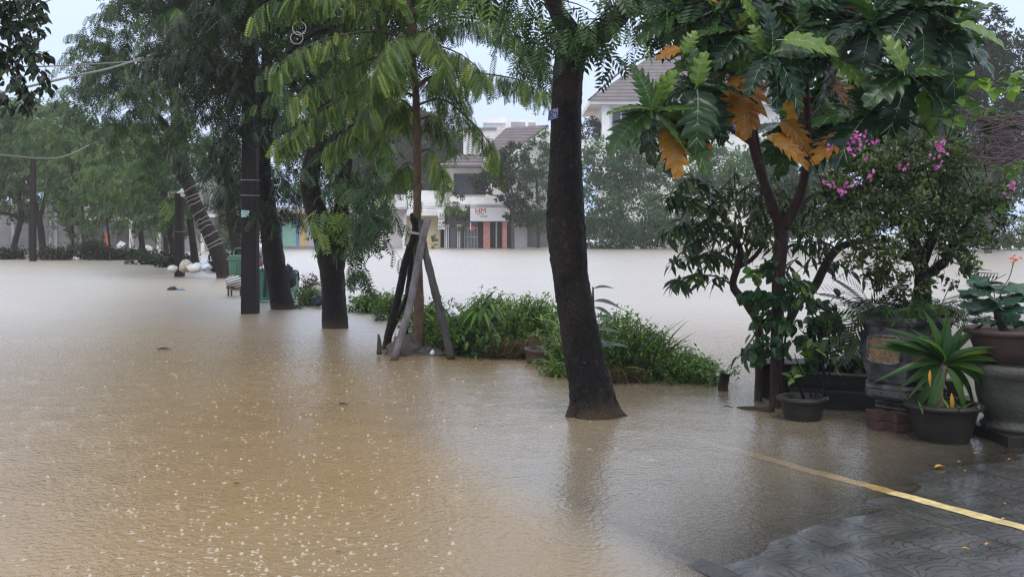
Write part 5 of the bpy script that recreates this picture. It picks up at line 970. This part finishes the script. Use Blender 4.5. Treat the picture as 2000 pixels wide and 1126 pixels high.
tr.build("trunk", M_barkR, mtn); rg = np.random.default_rng(91); lb = LB()
for pts, n_ in (([(1432, 558, ), (1400, 540), (1350, 538), (1312, 552)], 46), ([(1440, 520), (1400, 500), (1360, 500), (1320, 503)], 44), ([(1425, 470), (1380, 445), (1340, 440), (1290, 462)], 56), ([(1415, 430), (1380, 400), (1340, 385), (1300, 392)], 56), ([(1395, 395), (1375, 360), (1350, 350), (1320, 365)], 46), ([(1480, 640), (1470, 660), (1455, 680), (1440, 700)], 8)):
    limb(lb, rg, pxpath(pts, 9.5, 9.1), LANCE, .16, int(n_ * 1.5), .6, .9, tone=.4, tw=tw, r0=.010)
crown(lb, rg, [(1400, 410, 9.4, 70, 55, .4), (1460, 380, 9.5, 60, 55, .4), (1380, 470, 9.4, 55, 35, .3), (1455, 460, 9.5, 55, 50, .4), (1500, 400, 9.8, 50, 70, .4), (1590, 420, 9.7, 70, 60, .5), (1620, 500, 9.6, 40, 40, .3), (1560, 480, 9.8, 40, 50, .3), (1545, 380, 10.0, 60, 60, .3), (1640, 440, 9.9, 40, 60, .3), (1480, 450, 9.9, 50, 50, .3)], 130, LANCE, .17, .5, 9, .35, .7, tw=tw)
tw.build("branch", M_barkR, mtn); lb.build("crown", leafmat("foliage_glossy", [(0, (.010, .026, .012)), (.55, (.022, .052, .018)), (.85, (.06, .11, .025)), (1, (.14, .20, .04))], rough=.25), mtn, smooth=True)
# ---- climbing vine round the breadfruit trunk
vt = thing("climbing_vine", "leafy vine smothering the breadfruit trunk above the small pot", "vine", (G(1530, 795)[0], 9.0, 0)); rg = np.random.default_rng(92); lb = LB(); tw = MB()
tw.tube([P(1535, 795, 9.0), P(1530, 700, 9.0), P(1540, 600, 8.95), P(1530, 530, 8.95)], [.012, .01, .008, .005], n=6)
leafcloud(lb, rg, [(1500, 560, 9.0, 40, 45, .2), (1540, 560, 8.9, 45, 40, .2), (1505, 630, 9.0, 36, 50, .2), (1550, 640, 8.9, 40, 45, .2), (1590, 660, 8.9, 36, 50, .2), (1580, 590, 9, 36, 40, .2), (1500, 690, 9.0, 26, 34, .15), (1610, 600, 9.0, 30, 50, .2)], 4600, HEART, .088, .4, hang=.9)
limb(lb, rg, pxpath([(1490, 690), (1465, 680), (1445, 695)], 9, 8.9), HEART, .11, 9, .8, .5, tone=.2, tw=tw, r0=.004); limb(lb, rg, pxpath([(1600, 640), (1620, 590), (1650, 570)], 9, 8.9), HEART, .11, 16, .8, .7, tone=.3, tw=tw, r0=.004); limb(lb, rg, pxpath([(1560, 640), (1610, 690), (1640, 680)], 9, 8.9), HEART, .11, 16, .8, .7, tone=.4, tw=tw, r0=.004)
tw.build("stem", M_bark, vt); lb.build("leaves", leafmat("foliage_vine", [(0, (.010, .03, .014)), (.6, (.025, .07, .026)), (.9, (.07, .14, .03)), (1, (.16, .22, .05))], rough=.3), vt, smooth=True)
# ---- small pot with a twiggy shrub
M_potd = solid("dark_pot", (.009, .007, .006), .55, var=.35, bump=.3)
g = G(1581, 826); c = np.array([g[0], g[1] + .2, -.03]); t = thing("potted_shrub", "small dark pot of thin bare stems standing in shallow water left of the stone planter", "potted plant", (c[0], c[1], 0)); potmesh(t, c, .185, .22, M_potd, .03, .78)
mb = MB(); top = c + [0, 0, .2]; rg = np.random.default_rng(93)
for pts, r in (([(1612, 775), (1606, 700), (1596, 640), (1570, 580), (1555, 545)], .013), ([(1608, 775), (1622, 720), (1618, 650), (1612, 610)], .010), ([(1585, 775), (1572, 740), (1560, 715), (1552, 690)], .008), ([(1590, 775), (1605, 745), (1590, 720), (1562, 695)], .006), ([(1570, 778), (1560, 750), (1552, 740)], .016)): mb.tube(pxpath(pts, c[1], c[1] - .05), np.linspace(r, r * .4, len(pts)), n=7, step=.05)
mb.build("stem", M_bark, t); lb = LB()
for x, y, n_ in ((1545, 735, 8), (1560, 715, 5), (1618, 640, 6), (1625, 690, 6), (1600, 670, 5), (1640, 705, 6), (1560, 560, 6)):
    u = rg.normal(size=(n_, 3)) - [0, 0, .5]; lb.add(*T_leaf(.5, .12, .3), np.tile(P(x, y, c[1] - .05), (n_, 1)) + rg.normal(size=(n_, 3)) * .03, u, rg.normal(size=(n_, 3)) * .4 + [0, -.3, 1], .11 * rg.uniform(.7, 1.1, n_), rg.uniform(.2, .9, n_))
lb.build("leaves", M_leafB, t, smooth=True)
# ---- hexagonal stone planter on brick stacks
cx, cy = (1768 - 1000) / F * 8.45, 8.45
M_stone = solid("carved_stone", (.024, .024, .027), .6, var=.55, scale=9, bump=.8, bscale=26, spec=.3, col2=(.11, .11, .115)); M_stone2 = solid("worn_stone_edge", (.10, .10, .105), .6, var=.5, scale=30, spec=.3); M_relief = solid("brown_relief", (.16, .095, .045), .6, var=.5, scale=26, bump=1.0, bscale=45)
t = thing("stone_planter", "hexagonal carved grey stone planter with brown relief panels, raised on bricks", "planter", (cx, cy, .14)); SK = 1.043
a0 = R_(-90 - 19.5); zc = lambda y: H - (y - YH) / F * 8.45
body = [(.27, zc(748)), (.33, zc(738)), (.385, zc(700)), (.385, zc(652)), (.355, zc(640)), (.36, zc(634)), (.40, zc(628)), (.415, zc(622)), (.415, zc(614)), (.35, zc(614)), (.34, zc(628))]
MB().lathe(body, (cx, cy, 0), 6, a0, cap=False).build("bowl", M_stone, t, smooth=False, bevel=.006)
MB().lathe([(.33, zc(632)), (.02, zc(626))], (cx, cy, 0), 6, a0).build("soil", M_soil, t)
MB().lathe([(.24, zc(778)), (.33, zc(772)), (.355, zc(766)), (.345, zc(756)), (.36, zc(750)), (.33, zc(745)), (.26, zc(744))], (cx, cy, 0), 6, a0).build("base_moulding", M_stone, t, smooth=False, bevel=.005)
MB().lathe([(.27, zc(792)), (.27, zc(788)), (.19, zc(785)), (.19, zc(781)), (.25, zc(776))], (cx, cy, 0), 6, a0).build("foot", M_stone, t, smooth=False, bevel=.006)
for k in range(6):
    a_ = a0 + math.pi / 3 * (k + .5); ap = .385 * math.cos(math.pi / 6); u = np.array([-math.sin(a_), math.cos(a_), 0]); o = np.array([math.cos(a_), math.sin(a_), 0]); s0_, zm, hz, hw_ = .385 / 2, (zc(700) + zc(652)) / 2, .105, .135
    def pp(x, z, e): return np.array([cx, cy, zm]) + u * x + np.array([0, 0, z]) + o * (ap + e)
    oc = [(-hw_, -hz + .03), (-hw_ + .03, -hz), (hw_ - .03, -hz), (hw_, -hz + .03), (hw_, hz - .03), (hw_ - .03, hz), (-hw_ + .03, hz), (-hw_, hz - .03)]
    mb = MB(); mb.add([pp(x, z, -.02) for x, z in oc] + [pp(x, z, .006) for x, z in oc], [tuple(range(8, 16))] + [(i, (i + 1) % 8, 8 + (i + 1) % 8, 8 + i) for i in range(8)])
    fr_ = mb.build("relief_panel", M_relief, t, smooth=False)
    mb = MB(); ring = [pp(x * 1.04, z * 1.05, .008) for x, z in oc]
    for i in range(8): mb.tube([ring[i], ring[(i + 1) % 8]], .010, n=6)
    mb.build("border", M_stone2, fr_)
    mb = MB()                                                    # meander band on the base
    ap2 = .352 * math.cos(math.pi / 6); 
    for j in range(6):
        x = -.15 + .06 * j; c0 = np.array([cx, cy, zc(761)]) + u * x + o * (ap2 + .001)
        for q in ([(-.022, -.014), (-.022, .014), (.018, .014), (.018, -.006), (-.004, -.006)],): mb.tube([c0 + u * a1 + np.array([0, 0, b1]) for a1, b1 in q], .004, n=5, step=99)
    mb.build("key_pattern", M_stone2, t)
M_brick = solid("old_brick", (.17, .055, .028), .65, var=.4, scale=10, bump=.6); M_brickd = solid("dark_brick", (.05, .024, .018), .6, var=.4, bump=.6)
k = 0
for bx_, by_, lab in ((1716, 8.24, "left stack under the stone planter's foot"), (1753, 8.14, "right stack under the stone planter's foot"), (1800, 8.6, "rear stack under the stone planter")):
    for lv, (mm_, nm, zz) in enumerate(((M_brickd, "lower wet brick", .036), (M_brick if bx_ == 1752 else M_brickd, "upper brick", .108))):
        o = MB().box(((bx_ - 1000) / F * by_, by_, zz + .0), (.125, .19, .070), .1 * lv + .05).build("brick", mm_, smooth=False, bevel=.006); tag(o, nm + " of the " + lab, "brick", "bricks under the stone planter")
# ---- bougainvillea
bo = thing("bougainvillea", "bougainvillea with small dark leaves and pink flowers growing in the stone planter", "shrub", (cx, cy, .9)); rg = np.random.default_rng(95); tr = MB(); lb = LB()
for pth in ([(1800, 620, 8.42, 40), (1801, 580, 8.42, 34), (1802, 545, 8.42, 30), (1796, 510, 8.42, 28), (1785, 470, 8.42, 22), (1760, 430, 8.42, 16), (1720, 390, 8.42, 11), (1670, 360, 8.42, 7)], [(1800, 520, 8.42, 22), (1815, 480, 8.36, 18), (1835, 430, 8.30, 14), (1840, 370, 8.30, 9), (1830, 310, 8.30, 6)], [(1805, 540, 8.42, 20), (1845, 510, 8.42, 18), (1865, 470, 8.42, 14), (1900, 420, 8.42, 10), (1930, 370, 8.42, 6)], [(1785, 470, 8.42, 14), (1780, 420, 8.5, 10), (1770, 350, 8.5, 6)], [(1795, 510, 8.42, 10), (1750, 500, 8.30, 9), (1700, 480, 8.30, 6)]): trunkmesh(tr, pth, n=10, rough=.09, step=.05, seed=6)
blb = [(1700, 360, 8.42, 80, 60, .4), (1760, 320, 8.42, 70, 50, .4), (1830, 310, 8.30, 70, 46, .4), (1900, 350, 8.30, 60, 60, .4), (1800, 390, 8.30, 90, 60, .4), (1680, 420, 8.42, 60, 50, .35), (1740, 460, 8.30, 70, 50, .35), (1850, 450, 8.30, 70, 50, .35), (1910, 430, 8.42, 46, 50, .3), (1700, 510, 8.42, 44, 40, .3), (1760, 540, 8.30, 50, 40, .3), (1860, 520, 8.30, 40, 40, .25), (1640, 370, 8.42, 34, 40, .25)]
leafcloud(lb, rg, blb, 21000, T_leaf(.6, .12, .2, 2), .043, .32)
tw = MB()
for k in range(110):
    b_ = blb[k % len(blb)]; p = P(b_[0], b_[1], b_[2]) + rg.normal(size=3) * .12; e = p + rg.normal(size=3) * .22; tw.tube([p, (p + e) / 2 + rg.normal(size=3) * .03, e], [.005, .004, .002], n=4, cap=False, step=.12)
tr.build("trunk", M_barkC, bo); tw.build("twig", M_bark, bo)
lb.build("leaves", leafmat("foliage_bougainvillea", [(0, (.014, .022, .010)), (.45, (.045, .070, .025)), (.8, (.11, .15, .055)), (1, (.26, .30, .14))], rough=.35), bo)
lb = LB()
for x, y, n_, s_ in ((1678, 266, 12, 16), (1672, 272, 8, 12), (1702, 274, 5, 9), (1662, 296, 12, 14), (1672, 291, 6, 8), (1834, 290, 20, 15), (1840, 284, 8, 10), (1760, 323, 8, 8), (1645, 375, 9, 9), (1652, 365, 6, 7), (1972, 371, 10, 13), (1978, 364, 6, 6), (1625, 361, 4, 5), (1622, 288, 4, 5), (1652, 358, 3, 5), (1836, 322, 7, 10), (1700, 345, 4, 5), (1692, 308, 5, 5), (1672, 356, 4, 5), (1614, 357, 3, 4)):
    lb = LB(); p = P(x, y, 7.82) + rg.normal(size=(n_, 3)) * (s_ / F * 7.8 * .5); lb.add(*T_leaf(.75, .2, .1, 3), p, rg.normal(size=(n_, 3)), rg.normal(size=(n_, 3)) + [0, -1, .3], .034 * rg.uniform(.7, 1.2, n_), rg.uniform(0, 1, n_))
    lb.build("flower_cluster", leafmat("pink_bract", [(0, (.42, .07, .28)), (1, (.62, .20, .48))], rough=.5, trans=.35, tcol=(1.1, .9, 1.1)), bo)
# herbs and palm fronds at the planter rim
t = thing("planter_ferns", "small ferny herbs spilling over the rim of the stone planter", "fern", (cx, cy, .9)); rg = np.random.default_rng(96); lb = LB()
sprays(lb, rg, np.array([P(x, 606, 8.2 + .25 * rg.random()) for x in rg.uniform(1690, 1880, 60)]), rg.normal(size=(60, 3)) * [1, .6, .3] + [0, -.3, .8], .22, 6, PIN6, .17, .5, .9, .4)
lb.build("fronds", M_leafA, t)
t = thing("parlour_palm", "little palm with fine feathery fronds at the left of the stone planter", "palm", P(1690, 612, 8.5)); lb = LB()
for x, y, a_, L in ((1690, 600, 140, .32), (1690, 605, 165, .34), (1692, 612, 200, .34), (1690, 615, 225, .36), (1700, 600, 120, .3), (1692, 620, 240, .30), (1700, 600, 60, .3), (1880, 560, 30, .26), (1880, 590, 10, .24)): lb.add(*PALM, [P(x, y, 8.4)], [(math.cos(R_(a_)), -.2, math.sin(R_(a_)))], [(0, -.6, 1)], np.array([L]), np.array([.4 * rg.random()]))
lb.build("fronds", M_leafD, t)
# ---- strap leaved plant in dark pot
g = G(1860, 866); c = np.array([g[0], g[1] + .16, -.02]); t = thing("potted_dracaena", "dark pot with a rosette of long bright strap leaves in front of the stone planter", "potted plant", (c[0], c[1], 0)); potmesh(t, c, .255, .30, M_potd, .03, .72)
mb = MB(); sx = P(1842, 712, c[1]); mb.tube([c + [-.04, 0, .24], (c + sx) / 2 + [-.04, 0, .1], sx], [.05, .042, .035], n=10, rough=.08, step=.03); mb.build("stem", solid("dracaena_stem", (.10, .075, .05), .7, bump=.8), t)
lb = LB(); rg = np.random.default_rng(97); ST = [T_leaf(.19, .30, dz, 9) for dz in (.18, .5, .85, 1.25)]
for a_, L, k, fw in ((106, .38, 0, .2), (90, .30, 0, .1), (74, .36, 0, .2), (122, .40, 1, .3), (58, .38, 1, .3), (40, .40, 1, .4), (140, .44, 1, .4), (163, .54, 0, .25), (196, .24, 3, .6), (228, .36, 2, .6), (244, .34, 1, .7), (18, .38, 2, .4), (0, .36, 3, .5), (-28, .38, 3, .4), (34, .34, 2, .7), (98, .30, 2, .95), (68, .30, 2, .95), (150, .30, 3, .9), (-60, .30, 2, .8), (-5, .32, 2, -.5), (118, .34, 1, -.6), (56, .34, 1, -.6), (82, .34, 1, .5), (130, .36, 2, .6), (50, .36, 2, .6), (175, .30, 2, .8), (10, .30, 2, .8), (110, .36, 1, .6), (-45, .3, 3, .6), (258, .26, 2, .5)):
    L *= rg.uniform(.78, 1.0); a_ += rg.uniform(-6, 6)
    v, q = ST[k]; X = np.array([math.cos(R_(a_)), -fw * .8, math.sin(R_(a_))]); lb.add(v, q, [sx + X * .02], [X], [(-.3 * math.cos(R_(a_)), -.6, .8)], np.array([L * 1.2]), np.array([rg.uniform(.3, .95)]))
lb.build("leaves", leafmat("foliage_strap", [(0, (.010, .030, .010)), (.5, (.024, .068, .016)), (.9, (.065, .14, .024)), (1, (.2, .22, .035))], rough=.3, trans=.35), t, smooth=True)
lb = LB(); lb.add(*ST[1], [sx + [-.16, -.15, -.02], sx + [.02, -.1, -.2]], [(-.2, -.3, -1), (0, -.3, -1)], [(-.5, -.8, 0), (-.2, -1, 0)], np.array([.12, .15]), np.array([.9, .6])); lb.build("dead_leaf", leafmat("dead_leaf", [(0, (.5, .22, .03)), (1, (.62, .30, .04))], rough=.5), t, smooth=True)
lb = LB(); blades(lb, rg, c + np.array([0, -.03, .24]), .16, 40, .14, .010, .6, .3); lb.build("weeds", M_hedge, t)
# ---- big stone urn with terracotta pot on top
c = np.array([(1992 - 1000) / F * 7.85, 7.85, .0]); zu = lambda y: H - (y - YH) / F * 7.85
t = thing("stone_urn", "big grey concrete urn standing at the right edge under the terracotta pot", "planter", (c[0], c[1], 0))
MB().lathe([(.27, zu(836)), (.285, zu(826)), (.25, zu(818)), (.255, zu(812)), (.275, zu(806)), (.31, zu(770)), (.325, zu(738)), (.335, zu(733)), (.36, zu(726)), (.365, zu(712)), (.35, zu(708)), (.30, zu(707)), (.28, zu(715)), (.02, zu(716))], c, 44, cap=True).build("body", solid("urn_concrete", (.050, .048, .040), .6, var=.35, scale=5, bump=.5), t)
MB().box((c[0] + .05, c[1], .0 + (zu(836) - .1) / 2), (.62, .6, zu(836) + .1), .05).build("plinth", M_conc, t, smooth=False, bevel=.01)
zb = zu(706); c2 = np.array([c[0] - .065, c[1], zb])
t = thing("potted_jatropha", "terracotta pot of round lobed blue green leaves with a red flower, on the stone urn", "potted plant", c2)
M_terra = solid("terracotta", (.052, .030, .023), .6, var=.35, scale=5, bump=.3); h_ = zu(640) - zb
MB().lathe([(.20, 0), (.215, .01), (.27, h_ * .4), (.305, h_ - .06), (.31, h_ - .05), (.345, h_ - .04), (.35, h_ - .006), (.34, h_), (.30, h_), (.29, h_ - .04)], c2, 40, cap=False).build("pot", M_terra, t); MB().lathe([(.295, h_ - .03), (.02, h_ - .02)], c2, 30).build("soil", M_soil, t)
mb = MB(); mb.tube([c2 + [-.05, 0, h_ - .04], P(1948, 610, 7.8), P(1950, 585, 7.8)], [.035, .03, .022], n=9, rough=.08, step=.03); mb.tube([P(1950, 590, 7.8), P(1958, 565, 7.75), P(1972, 540, 7.75), P(1980, 510, 7.75)], [.007, .005, .004, .004], n=6); mb.tube([P(1945, 590, 7.8), P(1938, 560, 7.8), P(1928, 542, 7.8)], .004, n=6); mb.build("stem", M_barkG, t)
def T_pelt(rg):
    V = [(0, 0, 0)]; Q = []; n = 30
    for i in range(n):
        a_ = 2 * np.pi * i / n; r = .5 * (1 + .14 * math.cos(a_ * 5) + .03 * math.sin(a_ * 2 + 1)); V += [(r * .5 * math.cos(a_), r * .5 * math.sin(a_), .04), (r * math.cos(a_), r * math.sin(a_), .02 - .10 * abs(math.sin(a_ * 2.5)))]
    for i in range(n): j = (i + 1) % n; Q += [(0, 1 + 2 * i, 1 + 2 * j, 0), (1 + 2 * i, 2 + 2 * i, 2 + 2 * j, 1 + 2 * j)]
    Q = [q for q in Q if len(set(q)) == 4] + []; 
    for i in range(0, n, 2): Q.append((0, 1 + 2 * i, 1 + 2 * ((i + 1) % n), 1 + 2 * ((i + 2) % n)))
    return np.array(V, float), np.array(Q)
rg = np.random.default_rng(98); PEL = T_pelt(rg); lb = LB()
for x, y, s_ in ((1905, 570, .22), (1930, 558, .2), (1965, 585, .26), (1950, 600, .2), (1985, 580, .22), (1895, 595, .18), (1915, 605, .2), (1990, 560, .2), (2010, 570, .26), (1935, 580, .2), (1900, 625, .15), (1925, 625, .15), (1975, 620, .13), (2000, 610, .2), (1920, 590, .2), (1945, 565, .2), (1975, 602, .2), (1912, 550, .16), (1960, 560, .2), (1895, 575, .16)): lb.add(*PEL, [P(x, y, 7.75 + rg.normal() * .06)], [rg.normal(size=3) * [1, 1, .15]], [(rg.normal() * .25, -.45 + .25 * rg.normal(), 1)], np.array([s_]), np.array([rg.uniform(.1, .9)]))
u = rg.normal(size=(30, 3)); lb.add(*HEART, np.array([P(x, y, 7.75) for x, y in zip(rg.uniform(1890, 2010, 30), rg.uniform(600, 636, 30))]), u, rg.normal(size=(30, 3)) * .3 + [0, -.4, 1], .07 * rg.uniform(.7, 1.2, 30), rg.uniform(0, .5, 30))
lb.build("leaves", leafmat("foliage_jatropha", [(0, (.02, .05, .035)), (.6, (.045, .10, .07)), (1, (.09, .16, .11))], rough=.3), t, smooth=True)
lb = LB(); p = P(1981, 505, 7.75) + rg.normal(size=(16, 3)) * [.022, .022, .008]; lb.add(*T_leaf(.5, .2, .1, 2), p, rg.normal(size=(16, 3)) * [1, 1, .3], rg.normal(size=(16, 3)) + [0, -1, .6], .03, rg.uniform(0, 1, 16)); lb.build("flower", leafmat("red_flower", [(0, (.6, .05, .03)), (1, (.75, .12, .06))], rough=.5), t)
# ---- dry purple bougainvillea sprays and lime shrub at the right edge
t = thing("dry_creeper", "tangle of dry purplish twigs reaching in from the right edge above the flowers", "creeper", P(2080, 300, 8.3)); tw = MB(); rg = np.random.default_rng(99)
for k in range(120):
    p = P(rg.uniform(1960, 2100), rg.uniform(225, 320), 8.2 + .25 * rg.normal()); e = p + np.array([-rg.uniform(.1, .55), rg.normal() * .12, rg.normal() * .10]); tw.tube([p, (p + e) / 2 + rg.normal(size=3) * .04, e, e + rg.normal(size=3) * .07], [.005, .004, .003, .002], n=4, cap=False, step=.12)
tw.tube([P(2060, 296, 8), P(1990, 297, 8), P(1935, 300, 7.95)], .006, n=5); tw.tube([P(2060, 310, 8), P(1980, 312, 8), P(1900, 305, 7.95)], .006, n=5); tw.build("twig", solid("purple_twig", (.075, .042, .055), .6), t)
lb = LB(); leafcloud(lb, rg, [(1960, 260, 8.2, 90, 34, .3), (2020, 300, 8.2, 60, 40, .3), (1900, 280, 8.2, 40, 18, .2)], 420, T_leaf(.6, .1, .2, 2), .035, .4); lb.build("dry_leaves", leafmat("foliage_purple", [(0, (.045, .022, .035)), (.7, (.11, .06, .075)), (1, (.20, .13, .13))], rough=.5), t)
t = thing("lime_creeper", "bright lime green leafy shoots above the dry purple twigs at the right edge", "creeper", P(2080, 160, 8.5)); lb = LB(); tw = MB(); rg = np.random.default_rng(100)
for pts, n_ in (([(2080, 210), (2000, 180), (1940, 160), (1890, 150)], 30), ([(2080, 180), (2010, 160), (1960, 140)], 26), ([(2080, 230), (2000, 225), (1930, 215), (1870, 210)], 34), ([(2080, 250), (1990, 240), (1900, 235), (1840, 228)], 30)): limb(lb, rg, pxpath(pts, 8.6, 8.2), HEART, .12, n_, .5, .9, tone=.75 if pts[0][1] < 215 else .3, tw=tw, r0=.008)
limb(lb, rg, pxpath([(2060, 320), (2000, 310), (1960, 330), (1940, 400)], 8.3, 8.2), HEART, .13, 14, .8, .6, tone=.8, tw=tw, r0=.006)
tw.build("stem", M_barkG, t); lb.build("leaves", leafmat("foliage_lime", [(0, (.03, .07, .02)), (.5, (.08, .17, .03)), (1, (.20, .33, .05))], rough=.35, trans=.4), t, smooth=True)
# ---- fallen leaves on the pavement
FL = "fallen leaves on the wet pavement"; M_fal = leafmat("fallen_leaf", [(0, (.42, .20, .03)), (1, (.50, .40, .08))], rough=.4, trans=.1)
for i, (x, y, L, a_, lab) in enumerate(((1826, 907, .085, 10, "long orange fallen leaf beyond the yellow line"), (1884, 915, .03, 40, "small yellow leaf right of the long orange one"), (1963, 984, .035, 70, "yellow leaf beside the yellow line at the right edge"), (1956, 1014, .03, 20, "orange leaf scrap below the yellow line's edge"), (1924, 1066, .045, 30, "pale yellow crumpled leaf at lower right"), (1878, 1072, .04, -20, "orange leaf left of the pale crumpled one"), (1968, 894, .04, 15, "yellow leaf at the edge of the black plinth"), (1905, 880, .05, 60, "yellow green leaf by the dracaena pot's foot"), (1870, 896, .03, 0, "tiny yellow leaf behind the long orange one"))):
    d = dist(y, .03); px_, py_ = (x - 1000) / F * d, d; z = pave_z(px_, py_) + .014; lb = LB(); lb.add(*T_leaf(.45, .4, .15, 5), [(px_, py_, max(z, .012))], [(math.cos(R_(a_)), math.sin(R_(a_)), .1)], [(0, 0, 1.)], np.array([L]), np.array([rng.random()])); tag(lb.build("fallen_leaf", M_fal, smooth=True), lab, "leaf", FL)
# ---- rain splashes
rg = np.random.default_rng(111); mb = MB(); rings = MB()
for k in range(2100):
    x, y = (rg.normal(550, 190) if k % 5 else rg.uniform(0, 1300)), 1130 - (1130 - 700) * rg.random() ** 1.2
    if (x > 900 and y > 900) or x < -20: continue
    g = G(x, y); r = .0035 + .0095 * rg.random() ** 3; n_ = 8; th = np.arange(n_) / n_ * 2 * np.pi + rg.uniform(0, 6.3)
    if k % 3:    # low crown of water
        h = r * rg.uniform(.4, 1.3); rim = [(g[0] + r * math.cos(t_) * rg.uniform(.7, 1.3), g[1] + r * math.sin(t_), .001) for t_ in th]; top = [(g[0] + r * .5 * math.cos(t_), g[1] + r * .5 * math.sin(t_), h * rg.uniform(.5, 1.2)) for t_ in th]
        mb.add(rim + top + [(g[0], g[1], h * .8)], [(i, (i + 1) % n_, n_ + (i + 1) % n_, n_ + i) for i in range(n_)] + [(n_ + i, n_ + (i + 1) % n_, 2 * n_) for i in range(n_)])
    elif k % 9 == 0:        # broad shallow splash
        r = .008 + .013 * rg.random() ** 2; mb.add([(g[0] + r * math.cos(t_) * rg.uniform(.5, 1.6), g[1] + r * math.sin(t_) * rg.uniform(.4, 1.0), .002) for t_ in th] + [(g[0], g[1], .006)], [(i, (i + 1) % n_, n_) for i in range(n_)])
    if k % 2 == 0:        # spreading ripple rings
        m_ = 20; R0 = rg.uniform(.02, .075); tt = np.arange(m_) / m_ * 2 * np.pi
        for rr_, hh_ in ((R0, .0022), (R0 * .62, .0015)):
            w_ = .006 + R0 * .09; V = [(g[0] + q * math.cos(t_), g[1] + q * math.sin(t_), z) for q, z in ((rr_ - w_, .0006), (rr_, .0006 + hh_), (rr_ + w_, .0006)) for t_ in tt]
            rings.add(V, [((j + 1) * m_ + i, (j + 1) * m_ + (i + 1) % m_, j * m_ + (i + 1) % m_, j * m_ + i) for j in range(2) for i in range(m_)])
tag(rings.build("rain_ripples", M_water), "ripple rings spreading where rain hits the flood", kind="stuff")
M_spl, n, l, b = newmat("splash_water"); b.inputs["Base Color"].default_value = (.62, .57, .48, 1); b.inputs["Roughness"].default_value = .35; b.inputs["Alpha"].default_value = .48
tag(mb.build("rain_splashes", M_spl), "white specks of rain splashing on the brown flood", kind="stuff")

# ---- rain haze
m = bpy.data.materials.new("rain_haze"); m.use_nodes = True; n, l = m.node_tree.nodes, m.node_tree.links; n.remove(n["Principled BSDF"])
v = n.new("ShaderNodeVolumePrincipled"); v.inputs["Color"].default_value = (.93, .95, .98, 1); v.inputs["Density"].default_value = .0008; v.inputs["Anisotropy"].default_value = .2; l.new(v.outputs[0], n["Material Output"].inputs["Volume"])
hz_ = MB().box((0, 145, 11.0), (480, 330, 26)).build("haze", m, smooth=False); hz_["kind"] = "stuff"; hz_["label"] = "thin rain haze hanging over the flooded street"
